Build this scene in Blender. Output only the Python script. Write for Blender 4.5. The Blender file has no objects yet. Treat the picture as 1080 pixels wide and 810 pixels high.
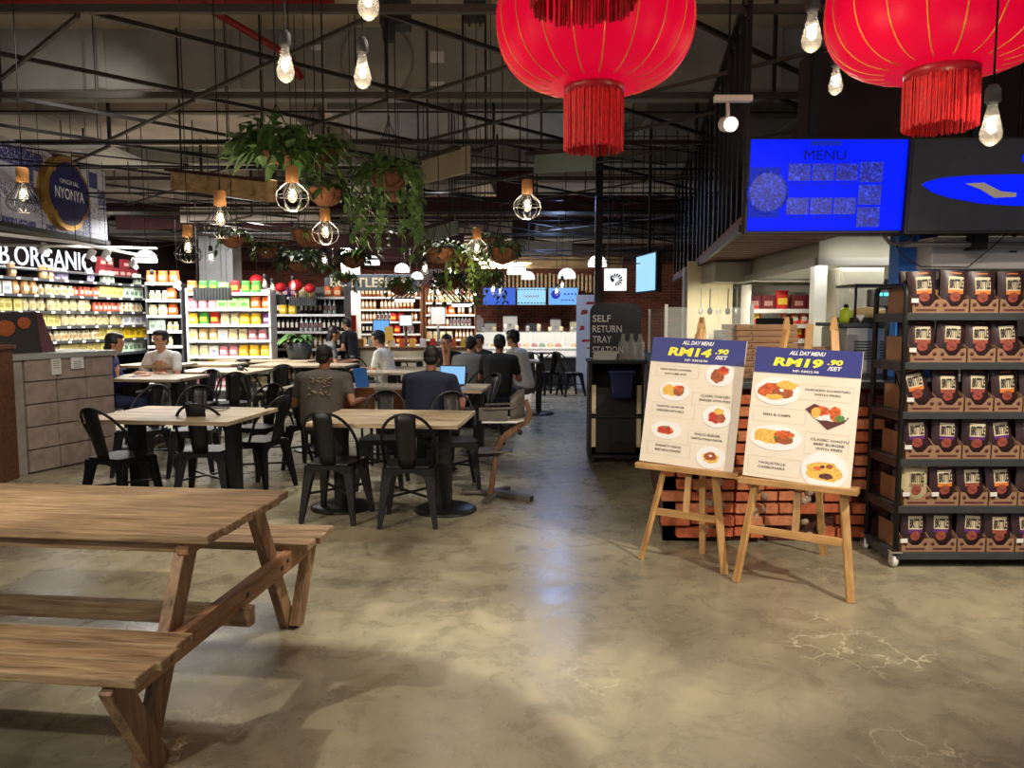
import bpy, math, random
from mathutils import Vector, Matrix, Euler, Quaternion
random.seed(7)
C = bpy.context.scene.collection
PI = math.pi
V = Vector

# ------------------------------------------------------------ camera
CAM_H = 1.55; FPX = 810.0; TILT = math.atan(72/810)
cam_d = bpy.data.cameras.new('camera'); cam = bpy.data.objects.new('camera', cam_d); C.objects.link(cam)
cam.location = (0, 0, CAM_H); cam.rotation_euler = (PI/2 - TILT, 0, 0)
cam_d.sensor_width = 36; cam_d.lens = 36*FPX/1080; cam_d.clip_start = .05; cam_d.clip_end = 100
bpy.context.scene.camera = cam

def ray(px, py):
    u = (px-540)/FPX; v = (405-py)/FPX
    return (u, math.cos(TILT)+v*math.sin(TILT), -math.sin(TILT)+v*math.cos(TILT))
def P(px, py, z=0.0):
    r = ray(px, py); t = (z-CAM_H)/r[2]; return V((r[0]*t, r[1]*t, z))
def Q(px, py, Y):
    r = ray(px, py); t = Y/r[1]; return V((r[0]*t, Y, CAM_H+r[2]*t))

# ------------------------------------------------------------ world, lights, exposure
w = bpy.data.worlds.new('world'); bpy.context.scene.world = w; w.use_nodes = True
w.node_tree.nodes['Background'].inputs[0].default_value = (.62, .68, .78, 1)
w.node_tree.nodes['Background'].inputs[1].default_value = .31
vs = bpy.context.scene.view_settings
vs.view_transform = 'Standard'; vs.look = 'None'; vs.gamma = 1; vs.use_curve_mapping = False; vs.exposure = 0.0

def spot(loc, aim, power, col=(1, .9, .74), size=75, blend=.5, rad=.04):
    d = bpy.data.lights.new('track_or_fill_spot', 'SPOT'); d.energy = power; d.color = col
    d.spot_size = math.radians(size); d.spot_blend = blend; d.shadow_soft_size = rad
    o = bpy.data.objects.new('track_or_fill_spot', d); C.objects.link(o); o.location = loc
    o.rotation_euler = (V(aim)-V(loc)).to_track_quat('-Z', 'Y').to_euler(); return o
def area(loc, aim, power, sx, sy, col=(1, 1, 1)):
    d = bpy.data.lights.new('strip_or_fill_area', 'AREA'); d.energy = power; d.color = col
    d.shape = 'RECTANGLE'; d.size = sx; d.size_y = sy
    o = bpy.data.objects.new('strip_or_fill_area', d); C.objects.link(o); o.location = loc
    o.rotation_euler = (V(aim)-V(loc)).to_track_quat('-Z', 'Y').to_euler(); return o
def point(loc, power, col=(1, .75, .45), rad=.04):
    d = bpy.data.lights.new('bulb_light', 'POINT'); d.energy = power; d.color = col; d.shadow_soft_size = rad
    o = bpy.data.objects.new('bulb_light', d); C.objects.link(o); o.location = loc; return o

WARM = (1, .91, .75)
spot((-3.9, 1.5, 3.3), (-1.3, 3.0, 0), 430, WARM, 82, .6, .03)
spot((.9, 3.7, 3.8), (-1.3, 2.2, 0), 430, WARM, 70, .7, .025)
spot((-2.3, -.9, 3.6), (-.7, 1.8, 0), 300, WARM, 85, .8, .06)  # added front fill, set so the near lantern's shadow falls aside
spot((2.9, 1.9, 3.5), (1.45, 4.5, .6), 520, (1, .9, .72), 62, .5, .03)
spot((1.2, .2, 3.6), (1.9, 3.6, .3), 130, (1, .92, .8), 80, .8, .05)
spot((3.4, 2.6, 3.4), (2.9, 4.8, 1.0), 90, (1, .86, .7), 70, .6, .05)
spot((-2.2, 7.2, 3.4), (-2.6, 6.4, .75), 150, (1, .95, .84), 80, .7, .06)
spot((-.8, 7.4, 3.4), (-.95, 6.2, .75), 150, (1, .95, .84), 70, .7, .06)
spot((-2.6, 4.6, 3.5), (-4.6, 7.9, .6), 260, (1, .9, .8), 60, .8, .06)  # added spot that brightens the block counter
spot((-3.4, 9.6, 3.3), (-3.2, 10.2, .8), 160, (.95, .98, 1), 100, .8, .08)
spot((-.9, 9.4, 3.3), (-1.0, 9.6, .8), 90, (.9, .95, 1), 90, .8, .08)
area((.75, 13.2, 3.3), (.75, 13.0, 0), 60, .12, 3, (.35, .52, 1))  # added blue lamp that tints the far aisle floor
spot((-3.0, 6.4, 3.9), (-5.3, 9.0, 3.0), 70, (1, .96, .9), 60, .9, .05)  # added spot that brightens the face of the tiled box sign
area((3.5, 5.72, 2.07), (3.5, 6.2, 1.9), 3.5, 1.6, .06, (1, .95, .82))  # added strip under the soffit that lifts the dark hood front
area((-5.95, 11.2, 3.1), (-6.5, 11.4, 1.2), 215, .10, 3.6, (1, .98, .95))
area((-5.0, 11.9, 3.0), (-4.95, 12.3, 1.0), 175, 2.6, .10, (1, .97, .93))
area((-2.6, 16.0, 3.0), (-2.6, 16.9, 1.0), 170, 3.6, .10, (1, .93, .85))
area((.4, 17.6, 2.75), (.3, 18.3, 1.0), 170, 3.4, .10, (1, .96, .9))
area((3.3, 7.2, 2.24), (3.3, 7.2, 1.0), 38, 1.6, .10, (1, .96, .84))
area((2.1, 7.9, 1.86), (2.2, 8.0, 1.0), 14, .3, .06, (1, .93, .7))

# ------------------------------------------------------------ materials
MATS = {}
def newmat(name):
    m = bpy.data.materials.new(name); m.use_nodes = True; MATS[name] = m
    return m, m.node_tree.nodes, m.node_tree.links, m.node_tree.nodes['Principled BSDF']
def c4(c): return (c[0], c[1], c[2], 1)
def srgb(r, g, b):
    f = lambda v: (v/255/12.92) if v/255 <= .04045 else ((v/255+.055)/1.055)**2.4
    return (f(r), f(g), f(b))
def coords(N, L, scale=(1, 1, 1), kind='Object'):
    tc = N.new('ShaderNodeTexCoord'); mp = N.new('ShaderNodeMapping'); mp.inputs['Scale'].default_value = scale
    L.new(tc.outputs[kind], mp.inputs[0]); return mp.outputs[0]
def noise(N, L, vec, scale, detail=4, rough=.55, dist=0):
    n = N.new('ShaderNodeTexNoise'); n.inputs['Scale'].default_value = scale; n.inputs['Detail'].default_value = detail
    n.inputs['Roughness'].default_value = rough; n.inputs['Distortion'].default_value = dist
    L.new(vec, n.inputs['Vector']); return n.outputs['Fac']
def ramp(N, L, fac, stops):
    r = N.new('ShaderNodeValToRGB'); e = r.color_ramp.elements
    while len(e) < len(stops): e.new(.5)
    for i, (p, c) in enumerate(stops): e[i].position = p; e[i].color = c4(c)
    L.new(fac, r.inputs[0]); return r.outputs[0]
def bump(N, L, B, h, strength=.3, dist=.01):
    b = N.new('ShaderNodeBump'); b.inputs['Strength'].default_value = strength; b.inputs['Distance'].default_value = dist
    L.new(h, b.inputs['Height']); L.new(b.outputs[0], B.inputs['Normal'])
def flat(name, c, rough=.5, metal=0, var=.12, scale=9, bmp=0, alpha=None, emit=None, es=1, trans=0):
    m, N, L, B = newmat(name)
    v = coords(N, L)
    f = noise(N, L, v, scale)
    hi = tuple(min(1, x*(1+var)) for x in c); lo = tuple(x*(1-var) for x in c)
    L.new(ramp(N, L, f, [(.3, lo), (.7, hi)]), B.inputs['Base Color'])
    B.inputs['Roughness'].default_value = rough; B.inputs['Metallic'].default_value = metal
    if bmp: bump(N, L, B, noise(N, L, v, scale*6), bmp, .004)
    if emit: B.inputs['Emission Color'].default_value = c4(emit); B.inputs['Emission Strength'].default_value = es
    if trans: B.inputs['Transmission Weight'].default_value = trans; B.inputs['IOR'].default_value = 1.15
    if alpha is not None: B.inputs['Alpha'].default_value = alpha
    return m
def glow(name, c, s):
    m, N, L, B = newmat(name); B.inputs['Base Color'].default_value = (.002, .002, .002, 1); B.inputs['Roughness'].default_value = .3; B.inputs['Specular IOR Level'].default_value = .15
    B.inputs['Emission Color'].default_value = c4(c); B.inputs['Emission Strength'].default_value = s; return m
def wood(name, c1, c2, axis=0, rough=.55, scale=1, dark=None, bmp=.25, spots=0):
    m, N, L, B = newmat(name)
    sc = [14*scale]*3; sc[axis] = 1.1*scale
    v = coords(N, L, sc); oi = N.new('ShaderNodeObjectInfo'); sh = N.new('ShaderNodeVectorMath'); sh.operation = 'MULTIPLY_ADD'
    cb = N.new('ShaderNodeCombineXYZ'); [L.new(oi.outputs['Random'], cb.inputs[k]) for k in range(3)]
    L.new(cb.outputs[0], sh.inputs[0]); sh.inputs[1].default_value = (37, 23, 51); L.new(v, sh.inputs[2]); v = sh.outputs[0]
    f = noise(N, L, v, 2.2, 6, .62, .6)
    v2 = coords(N, L, (2.2, 2.2, 2.2)); f2 = noise(N, L, v2, 1.6, 3)
    col = ramp(N, L, f, [(.28, dark or tuple(x*.5 for x in c1)), (.45, c1), (.72, c2)])
    mx = N.new('ShaderNodeMixRGB'); mx.blend_type = 'MULTIPLY'; mx.inputs[0].default_value = .55
    L.new(col, mx.inputs[1]); L.new(ramp(N, L, f2, [(.3, (.55, .52, .5)), (.7, (1.15, 1.1, 1.05))]), mx.inputs[2])
    mr = N.new('ShaderNodeMapRange'); mr.inputs[3].default_value = .78; mr.inputs[4].default_value = 1.16; L.new(oi.outputs['Random'], mr.inputs[0])
    hs = N.new('ShaderNodeHueSaturation'); L.new(mr.outputs[0], hs.inputs['Value']); L.new(mx.outputs[0], hs.inputs['Color'])
    L.new(hs.outputs[0], B.inputs['Base Color'])
    B.inputs['Roughness'].default_value = rough
    bump(N, L, B, f, bmp, .004)
    return m
def brick(name, c1, c2, mortar, sc=1.0, kind='Object', swap=None, bw=.23, rh=.078):
    m, N, L, B = newmat(name)
    tc = N.new('ShaderNodeTexCoord'); mp = N.new('ShaderNodeMapping'); L.new(tc.outputs[kind], mp.inputs[0])
    if swap == 'xz': mp.inputs['Rotation'].default_value = (PI/2, 0, 0)
    if swap == 'yz': mp.inputs['Rotation'].default_value = (PI/2, 0, PI/2)
    if swap == 'yz2':
        sx = N.new('ShaderNodeSeparateXYZ'); L.new(tc.outputs[kind], sx.inputs[0]); cx = N.new('ShaderNodeCombineXYZ')
        L.new(sx.outputs[1], cx.inputs[0]); L.new(sx.outputs[2], cx.inputs[1]); vec = cx.outputs[0]
    elif swap == 'xz':
        sx = N.new('ShaderNodeSeparateXYZ'); L.new(tc.outputs[kind], sx.inputs[0]); cx = N.new('ShaderNodeCombineXYZ')
        L.new(sx.outputs[0], cx.inputs[0]); L.new(sx.outputs[2], cx.inputs[1]); vec = cx.outputs[0]
    else: vec = mp.outputs[0]
    b = N.new('ShaderNodeTexBrick'); L.new(vec, b.inputs['Vector'])
    b.inputs['Color1'].default_value = c4(c1); b.inputs['Color2'].default_value = c4(c2); b.inputs['Mortar'].default_value = c4(mortar)
    b.inputs['Scale'].default_value = sc; b.inputs['Brick Width'].default_value = bw; b.inputs['Row Height'].default_value = rh
    b.inputs['Mortar Size'].default_value = .006; b.inputs['Mortar Smooth'].default_value = .3
    n = noise(N, L, vec, 22, 5)
    mx = N.new('ShaderNodeMixRGB'); mx.blend_type = 'MULTIPLY'; mx.inputs[0].default_value = .7
    L.new(b.outputs[0], mx.inputs[1]); L.new(ramp(N, L, n, [(.3, (.5, .5, .5)), (.7, (1.3, 1.3, 1.3))]), mx.inputs[2])
    L.new(mx.outputs[0], B.inputs['Base Color']); B.inputs['Roughness'].default_value = .85
    bump(N, L, B, b.outputs['Fac'], -.6, .01)
    return m

M = {}
# polished concrete floor with stains, hairline cracks and varying gloss
m, N, L, B = newmat('polished_concrete'); M['floor'] = m
v = coords(N, L)
n1 = noise(N, L, v, .55, 6, .62, .4); n2 = noise(N, L, v, 4.2, 12, .74, .5); n3 = noise(N, L, v, 38, 4)
base = ramp(N, L, n1, [(.30, srgb(104, 99, 86)), (.48, srgb(150, 143, 122)), (.70, srgb(186, 178, 150))])
mx = N.new('ShaderNodeMixRGB'); mx.blend_type = 'MULTIPLY'; mx.inputs[0].default_value = .75
L.new(base, mx.inputs[1]); L.new(ramp(N, L, n2, [(.30, (.5, .49, .48)), (.5, (.88, .87, .85)), (.68, (1.2, 1.18, 1.1))]), mx.inputs[2])
vo = N.new('ShaderNodeTexVoronoi'); vo.feature = 'DISTANCE_TO_EDGE'; vo.inputs['Scale'].default_value = 5.5
nd = N.new('ShaderNodeTexNoise'); nd.inputs['Scale'].default_value = 6; nd.inputs['Detail'].default_value = 4; L.new(v, nd.inputs['Vector'])
ad = N.new('ShaderNodeMixRGB'); ad.blend_type = 'ADD'; ad.inputs[0].default_value = .28; L.new(v, ad.inputs[1]); L.new(nd.outputs['Color'], ad.inputs[2])
L.new(ad.outputs[0], vo.inputs['Vector'])
crk = ramp(N, L, vo.outputs['Distance'], [(.0, (1, 1, 1)), (.012, (.6, .6, .6)), (.03, (0, 0, 0))])
msk = ramp(N, L, noise(N, L, v, .9, 3, .5), [(.56, (0, 0, 0)), (.64, (1, 1, 1))])
mm = N.new('ShaderNodeMixRGB'); mm.blend_type = 'MULTIPLY'; mm.inputs[0].default_value = 1; L.new(crk, mm.inputs[1]); L.new(msk, mm.inputs[2])
mc = N.new('ShaderNodeMixRGB'); L.new(mm.outputs[0], mc.inputs[0]); L.new(mx.outputs[0], mc.inputs[1]); mc.inputs[2].default_value = c4(srgb(200, 190, 165))
L.new(mc.outputs[0], B.inputs['Base Color'])
rr = N.new('ShaderNodeMapRange'); rr.inputs[1].default_value = .3; rr.inputs[2].default_value = .7; rr.inputs[3].default_value = .16; rr.inputs[4].default_value = .44
L.new(n2, rr.inputs[0]); L.new(rr.outputs[0], B.inputs['Roughness'])
bump(N, L, B, n3, .06, .003)

M['slab'] = flat('ceiling_concrete', srgb(196, 184, 166), .9, var=.25, scale=1.2)
M['beamgrey'] = flat('painted_grey_beam', srgb(158, 156, 148), .8, var=.18, scale=2)
M['duct'] = flat('galvanised_duct', srgb(150, 150, 150), .45, .6, var=.12, scale=3)
M['insul'] = flat('pale_insulation', srgb(196, 186, 176), .9, var=.2, scale=2)
M['maroon'] = flat('maroon_paint', srgb(70, 34, 34), .8, var=.2, scale=2)
M['darkwall'] = flat('dark_brown_wall', srgb(58, 44, 42), .85, var=.2, scale=2)
M['redpipe'] = flat('red_pipe', srgb(150, 26, 30), .4)
M['steelbar'] = flat('dark_truss_steel', srgb(48, 46, 46), .5, .5)
M['rustbar'] = flat('dull_angle_iron', srgb(84, 78, 72), .6, .4)
M['black'] = flat('black_metal', (.010, .010, .011), .42, .15)
M['blackmat'] = flat('matt_black', (.014, .014, .016), .7)
M['dark'] = flat('charcoal_laminate', (.04, .042, .046), .5)
M['steel'] = flat('brushed_steel', srgb(190, 190, 186), .35, .4, var=.1, scale=2)
M['steel2'] = flat('kitchen_hood_steel', srgb(172, 168, 154), .35, .45, var=.2, scale=1.5)
M['white'] = flat('white_paint', srgb(226, 224, 220), .5, var=.04)
M['cream'] = flat('cream_paint', srgb(226, 214, 180), .6, var=.06)
M['chrome'] = flat('chrome', (.8, .8, .82), .15, 1, var=.03)
M['silver'] = flat('silver_handle', (.6, .6, .6), .3, .9, var=.03)
M['gold'] = flat('brushed_gold', srgb(196, 150, 72), .35, .8, var=.1)
M['goldline'] = flat('gold_cord', srgb(225, 150, 60), .4, .3)
M['navy'] = flat('navy_enamel', srgb(24, 30, 92), .35)
M['picnic'] = wood('weathered_picnic_wood', srgb(138, 112, 84), srgb(184, 160, 124), 0, .6, 1.5, srgb(74, 54, 38))
M['picnicy'] = wood('weathered_brace_wood', srgb(134, 98, 66), srgb(174, 134, 92), 1, .6, 1, srgb(66, 42, 26))
M['picnicz'] = wood('weathered_leg_wood', srgb(134, 104, 76), srgb(176, 142, 104), 2, .6, 1, srgb(62, 42, 28))
M['tabletop'] = wood('worn_pine_top', srgb(190, 170, 140), srgb(236, 222, 194), 0, .4, .8, srgb(100, 82, 64), .15)
M['easel'] = wood('pale_easel_wood', srgb(196, 150, 92), srgb(222, 180, 122), 2, .5, 1, srgb(170, 122, 72), .1)
M['easelx'] = wood('pale_easel_ledge', srgb(196, 150, 92), srgb(222, 180, 122), 0, .5, 1, srgb(170, 122, 72), .1)
M['orange_wood'] = wood('honey_cabinet_wood', srgb(178, 120, 66), srgb(206, 152, 92), 2, .5, 1, srgb(140, 90, 46), .1)
M['brownwood'] = wood('brown_chair_wood', srgb(112, 70, 40), srgb(146, 96, 56), 0, .45, 1, srgb(70, 42, 24), .1)
M['timber'] = wood('hung_timber', srgb(190, 158, 112), srgb(220, 190, 144), 0, .7, .6, srgb(110, 84, 54), .1)  # lightened in place of light from below on the hung boards
M['palegreen'] = flat('pale_green_board', srgb(132, 146, 136), .7, var=.12, scale=3)
M['paleboard'] = flat('pale_board', srgb(160, 150, 126), .7, var=.15, scale=3)
M['highchair'] = wood('high_chair_wood', srgb(110, 76, 50), srgb(142, 100, 68), 2, .5, 1, srgb(80, 54, 36), .1)
M['highgrey'] = flat('high_chair_grey', srgb(92, 86, 80), .5)
M['corkwood'] = flat('light_socket_wood', srgb(198, 142, 84), .5, var=.12, scale=20)
M['crate'] = flat('greyish_block_wood', srgb(158, 142, 132), .85, var=.22, scale=9, bmp=.6)
M['crateend'] = flat('pale_concrete_post', srgb(150, 144, 136), .85, var=.15, scale=8, bmp=.4)
M['brick'] = brick('red_brick_wall', srgb(140, 70, 48), srgb(104, 50, 38), srgb(130, 112, 98), swap='xz')
M['darkbrick'] = brick('dark_brick_counter', srgb(100, 44, 32), srgb(66, 32, 26), srgb(44, 34, 30), swap='xz')
M['sidebrick'] = brick('side_brick_counter', srgb(90, 42, 32), srgb(60, 30, 26), srgb(44, 34, 30), swap='yz2')
M['brickA'] = flat('orange_brick', srgb(196, 104, 66), .9, var=.22, scale=25, bmp=.6)
M['brickB'] = flat('pale_orange_brick', srgb(206, 130, 90), .9, var=.22, scale=25, bmp=.6)
M['rubble'] = flat('mortar_rubble', srgb(170, 150, 130), .95, var=.4, scale=30, bmp=1)
M['slat'] = flat('dark_red_wood_slats', srgb(118, 66, 54), .6, var=.2, scale=4)
M['glass'] = flat('clear_glass', (.8, .86, .86), .04, alpha=.16, var=0)
M['bulbglass'] = flat('bulb_glass', (.9, .86, .78), .03, alpha=.14, var=0)
M['filament'] = glow('bulb_filament', (1, .86, .66), 26)
M['coreglow'] = glow('bulb_core', (1, .9, .76), 7)
M['spotface'] = glow('spot_lens', (1, .96, .86), 40)
M['lampwhite'] = glow('white_lampshade', (1, 1, 1), 2.6)
M['tube'] = glow('white_lit_tube', (1, .98, .95), 5)
M['neon'] = glow('white_neon_letter', (.82, .88, 1), 1.6)
M['peasign'] = glow('lit_white_sign', (.95, .97, 1), 1.1)
M['blue'] = glow('deep_blue_screen', (.0, .012, 1), 1.0)
M['bluemid'] = glow('mid_blue_screen_tiles', (.01, .03, .62), .7)
M['bluedark'] = glow('dark_blue_screen_print', (.005, .01, .28), .5)
M['screenpale'] = glow('pale_blue_screen', (.16, .42, .85), 1.1)
M['screenpale2'] = glow('bright_cyan_screen', (.30, .62, .85), 1.2)
M['screenblue'] = glow('royal_blue_screen', (.05, .14, .7), 1.0)
M['laptopscr'] = glow('laptop_screen', (.28, .58, .95), 1.0)
M['cyan'] = glow('cyan_digits', (.1, .8, 1), 2.5)
M['vitrine'] = glow('lit_display_case', (1, .93, .78), .9)
M['bluecol'] = flat('blue_painted_column', srgb(62, 136, 240), .5)  # column blue, brightened to stand in for screen light on it
M['scrgrey'] = flat('dark_screen_glass', (.035, .035, .042), .15)
M['terra'] = flat('coir_basket', srgb(122, 80, 54), .95, var=.5, scale=20, bmp=.8)
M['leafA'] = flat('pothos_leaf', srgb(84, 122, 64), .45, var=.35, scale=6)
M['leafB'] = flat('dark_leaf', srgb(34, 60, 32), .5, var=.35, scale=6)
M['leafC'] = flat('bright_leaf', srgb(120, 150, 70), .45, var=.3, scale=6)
M['skin'] = flat('skin_tan', srgb(196, 142, 108), .5, var=.05, scale=5)
M['skin2'] = flat('skin_brown', srgb(160, 108, 80), .5, var=.05, scale=5)
M['hair'] = flat('black_hair', (.012, .010, .010), .5)
M['kraft'] = flat('kraft_cardboard', srgb(150, 116, 88), .85, var=.1, scale=12)
M['bag'] = flat('dark_brown_pouch', srgb(52, 32, 36), .42, var=.15, scale=14)
M['bagcream'] = flat('cream_pouch', srgb(200, 184, 146), .45, var=.1, scale=14)
M['labelcream'] = flat('cream_label', srgb(222, 206, 172), .6, var=.04)
M['orange'] = flat('orange_band', srgb(222, 128, 52), .5, var=.1)
M['purple'] = flat('purple_band', srgb(96, 46, 124), .5, var=.1)
M['nut'] = flat('red_nut_photo', srgb(150, 74, 60), .5, var=.5, scale=70)
M['print'] = flat('dark_print', (.03, .025, .025), .6)
M['boardpaper'] = flat('board_paper', srgb(232, 222, 206), .55, var=.02)
M['boardblue'] = flat('board_blue', srgb(36, 44, 128), .5, var=.04)
M['yellowtext'] = flat('yellow_lettering', srgb(240, 236, 60), .5, var=.02)
M['whitetext'] = flat('white_lettering', srgb(240, 240, 240), .5, var=.02)
M['plate'] = flat('plate_print', srgb(238, 238, 240), .5, var=.02)
M['foodO'] = flat('orange_food_print', srgb(206, 92, 38), .6, var=.5, scale=60)
M['foodY'] = flat('yellow_food_print', srgb(232, 186, 84), .6, var=.25, scale=80)
M['foodB'] = flat('brown_food_print', srgb(160, 84, 40), .6, var=.4, scale=60)
M['foodR'] = flat('red_food_print', srgb(186, 52, 36), .6, var=.4, scale=60)
M['foodG'] = flat('green_food_print', srgb(90, 130, 60), .6, var=.3, scale=60)
M['foodD'] = flat('dark_tray_print', srgb(92, 42, 44), .6, var=.3, scale=40)
M['greyprint'] = flat('grey_plate_rim_print', srgb(196, 190, 182), .6, var=.02)  # flat grey print for frame lines and the bread slice

def lantern_mat():
    m, N, L, B = newmat('red_lantern_silk'); B.inputs['Base Color'].default_value = c4(srgb(150, 0, 34)); B.inputs['Roughness'].default_value = .5
    B.inputs['Specular IOR Level'].default_value = .15; B.inputs['Emission Color'].default_value = c4(srgb(225, 0, 50)); B.inputs['Emission Strength'].default_value = .68  # emission put into the silk to even out its shading
    return m
M['lantern'] = lantern_mat()
m, N, L, B = newmat('screen_dish_picture'); M['dish'] = m; B.inputs['Base Color'].default_value = (.01, .01, .02, 1)
vv = coords(N, L, (1, 1, 1)); L.new(ramp(N, L, noise(N, L, vv, 26, 4, .5, 2.5), [(.35, (.002, .006, .16)), (.5, (.01, .02, .42)), (.68, (.03, .08, 1))]), B.inputs['Emission Color']); B.inputs['Emission Strength'].default_value = .9
M['bluetub'] = flat('dark_blue_plastic', srgb(24, 34, 84), .5)
M['shirtprint'] = flat('faded_shirt_print', srgb(128, 112, 90), .8)
M['tassel'] = flat('red_tassel', srgb(206, 28, 36), .6, var=.25, scale=60)
M['redcap'] = flat('red_lantern_collar', srgb(160, 20, 40), .35)

# ------------------------------------------------------------ mesh builder
class MB:
    def __init__(s): s.v = []; s.f = []; s.sm = []
    def add(s, vs, fs, sm=False, mat=None):
        o = len(s.v); s.v += [tuple(mat @ V(a)) if mat else tuple(a) for a in vs]
        s.f += [tuple(i+o for i in f) for f in fs]; s.sm += [sm]*len(fs); return s
    def box(s, c, d, rot=None, taper=None):
        x, y, z = d[0]/2, d[1]/2, d[2]/2; t = taper or 1
        vs = [(-x*t, -y*t, -z), (x*t, -y*t, -z), (x*t, y*t, -z), (-x*t, y*t, -z), (-x, -y, z), (x, -y, z), (x, y, z), (-x, y, z)]
        mt = Matrix.Translation(V(c)) @ (Euler(rot).to_matrix().to_4x4() if rot else Matrix())
        return s.add(vs, [(3, 2, 1, 0), (4, 5, 6, 7), (0, 1, 5, 4), (1, 2, 6, 5), (2, 3, 7, 6), (3, 0, 4, 7)], False, mt)
    def bar(s, a, b, w1, h1, w2=None, h2=None, up=(0, 0, 1)):
        a = V(a); b = V(b); d = (b-a).normalized(); u = V(up)
        if abs(d.dot(u)) > .98: u = V((0, 1, 0))
        x = d.cross(u).normalized(); y = x.cross(d).normalized(); w2 = w1 if w2 is None else w2; h2 = h1 if h2 is None else h2
        vs = []
        for p, w, h in ((a, w1, h1), (b, w2, h2)):
            for sx, sy in ((-1, -1), (1, -1), (1, 1), (-1, 1)): vs.append(p + x*sx*w/2 + y*sy*h/2)
        return s.add(vs, [(3, 2, 1, 0), (4, 5, 6, 7), (0, 1, 5, 4), (1, 2, 6, 5), (2, 3, 7, 6), (3, 0, 4, 7)])
    def tube(s, pts, r, n=6, closed=False, caps=True):
        pts = [V(p) for p in pts]; k = len(pts); rs = r if isinstance(r, (list, tuple)) else [r]*k
        vs = []; prev = None
        for i in range(k):
            a = pts[(i-1) % k] if (i or closed) else pts[0]; b = pts[(i+1) % k] if (i < k-1 or closed) else pts[-1]
            d = (b-a); d = d.normalized() if d.length > 1e-9 else V((0, 0, 1))
            u = prev if prev is not None else (V((0, 0, 1)) if abs(d.z) < .9 else V((1, 0, 0)))
            x = d.cross(u)
            if x.length < 1e-6: x = d.cross(V((0, 1, .1)))
            x.normalize(); y = x.cross(d).normalized(); prev = y
            for j in range(n):
                t = 2*PI*j/n; vs.append(pts[i] + (x*math.cos(t)+y*math.sin(t))*rs[i])
        fs = []
        for i in range(k if closed else k-1):
            for j in range(n):
                i2 = (i+1) % k; fs.append((i*n+j, i2*n+j, i2*n+(j+1) % n, i*n+(j+1) % n))
        s.add(vs, fs, n > 4)
        if caps and not closed:
            o = len(s.v)-k*n; s.f += [tuple(o+j for j in range(n)), tuple(o+(k-1)*n+n-1-j for j in range(n))]; s.sm += [False, False]
        return s
    def lathe(s, prof, c=(0, 0, 0), n=16, sy=1, rot=None):
        vs = []; k = len(prof)
        for r, z in prof:
            for j in range(n): t = 2*PI*j/n; vs.append((r*math.cos(t), r*math.sin(t)*sy, z))
        fs = [(i*n+j, i*n+(j+1) % n, (i+1)*n+(j+1) % n, (i+1)*n+j) for i in range(k-1) for j in range(n)]
        mt = Matrix.Translation(V(c)) @ (Euler(rot).to_matrix().to_4x4() if rot else Matrix())
        s.add(vs, fs, True, mt); o = len(s.v)-k*n
        if prof[0][0] > 1e-5: s.f.append(tuple(o+n-1-j for j in range(n))); s.sm.append(False)
        if prof[-1][0] > 1e-5: s.f.append(tuple(o+(k-1)*n+j for j in range(n))); s.sm.append(False)
        return s
    def ball(s, c, r, n=12, m=8, rot=None):
        r = r if isinstance(r, (tuple, list)) else (r, r, r)
        vs = []; fs = []
        for i in range(m+1):
            p = PI*i/m
            for j in range(n): t = 2*PI*j/n; vs.append((r[0]*math.sin(p)*math.cos(t), r[1]*math.sin(p)*math.sin(t), -r[2]*math.cos(p)))
        for i in range(m):
            for j in range(n): fs.append((i*n+j, i*n+(j+1) % n, (i+1)*n+(j+1) % n, (i+1)*n+j))
        mt = Matrix.Translation(V(c)) @ (Euler(rot).to_matrix().to_4x4() if rot else Matrix())
        return s.add(vs, fs, True, mt)
    def prism(s, poly, d0, d1, plane='xz'):
        # polygon in a plane, extruded along the remaining axis from d0 to d1
        def pt(a, b, d): return {'xz': (a, d, b), 'yz': (d, a, b), 'xy': (a, b, d)}[plane]
        n = len(poly); vs = [pt(a, b, d0) for a, b in poly]+[pt(a, b, d1) for a, b in poly]
        fs = [tuple(range(n)), tuple(range(2*n-1, n-1, -1))]+[(i, n+i, n+(i+1) % n, (i+1) % n) for i in range(n)]
        return s.add(vs, fs)
    def mesh(s, name, mat):
        me = bpy.data.meshes.new(name); me.from_pydata(s.v, [], s.f); me.polygons.foreach_set('use_smooth', s.sm)
        me.validate(); me.update(); 
        if mat: me.materials.append(M[mat] if isinstance(mat, str) else mat)
        return me
def tag(o, label=None, cat=None, group=None, kind=None):
    if label: o['label'] = label
    if cat: o['category'] = cat
    if group: o['group'] = group
    if kind: o['kind'] = kind
    return o
def fixn(me):
    import bmesh
    b = bmesh.new(); b.from_mesh(me); bmesh.ops.recalc_face_normals(b, faces=b.faces); b.to_mesh(me); b.free()
def part(name, mb, mat, parent=None, bev=0, label=None, kind=None, loc=None, rot=None):
    me = mb if isinstance(mb, bpy.types.Mesh) else mb.mesh(name, mat)
    if not isinstance(mb, bpy.types.Mesh): fixn(me)
    o = bpy.data.objects.new(name, me); C.objects.link(o); o.parent = parent
    if loc is not None: o.location = loc
    if rot is not None: o.rotation_euler = rot
    if bev:
        b = o.modifiers.new('bevel', 'BEVEL'); b.width = bev; b.segments = 2; b.limit_method = 'ANGLE'
    return tag(o, label, None, None, kind)
def solo(name, mb, mat, label, cat, loc=(0, 0, 0), rz=0, group=None, bev=0, kind=None):
    o = part(name, mb, mat, None, bev); o.location = loc; o.rotation_euler = (0, 0, rz); return tag(o, label, cat, group, kind)
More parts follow.
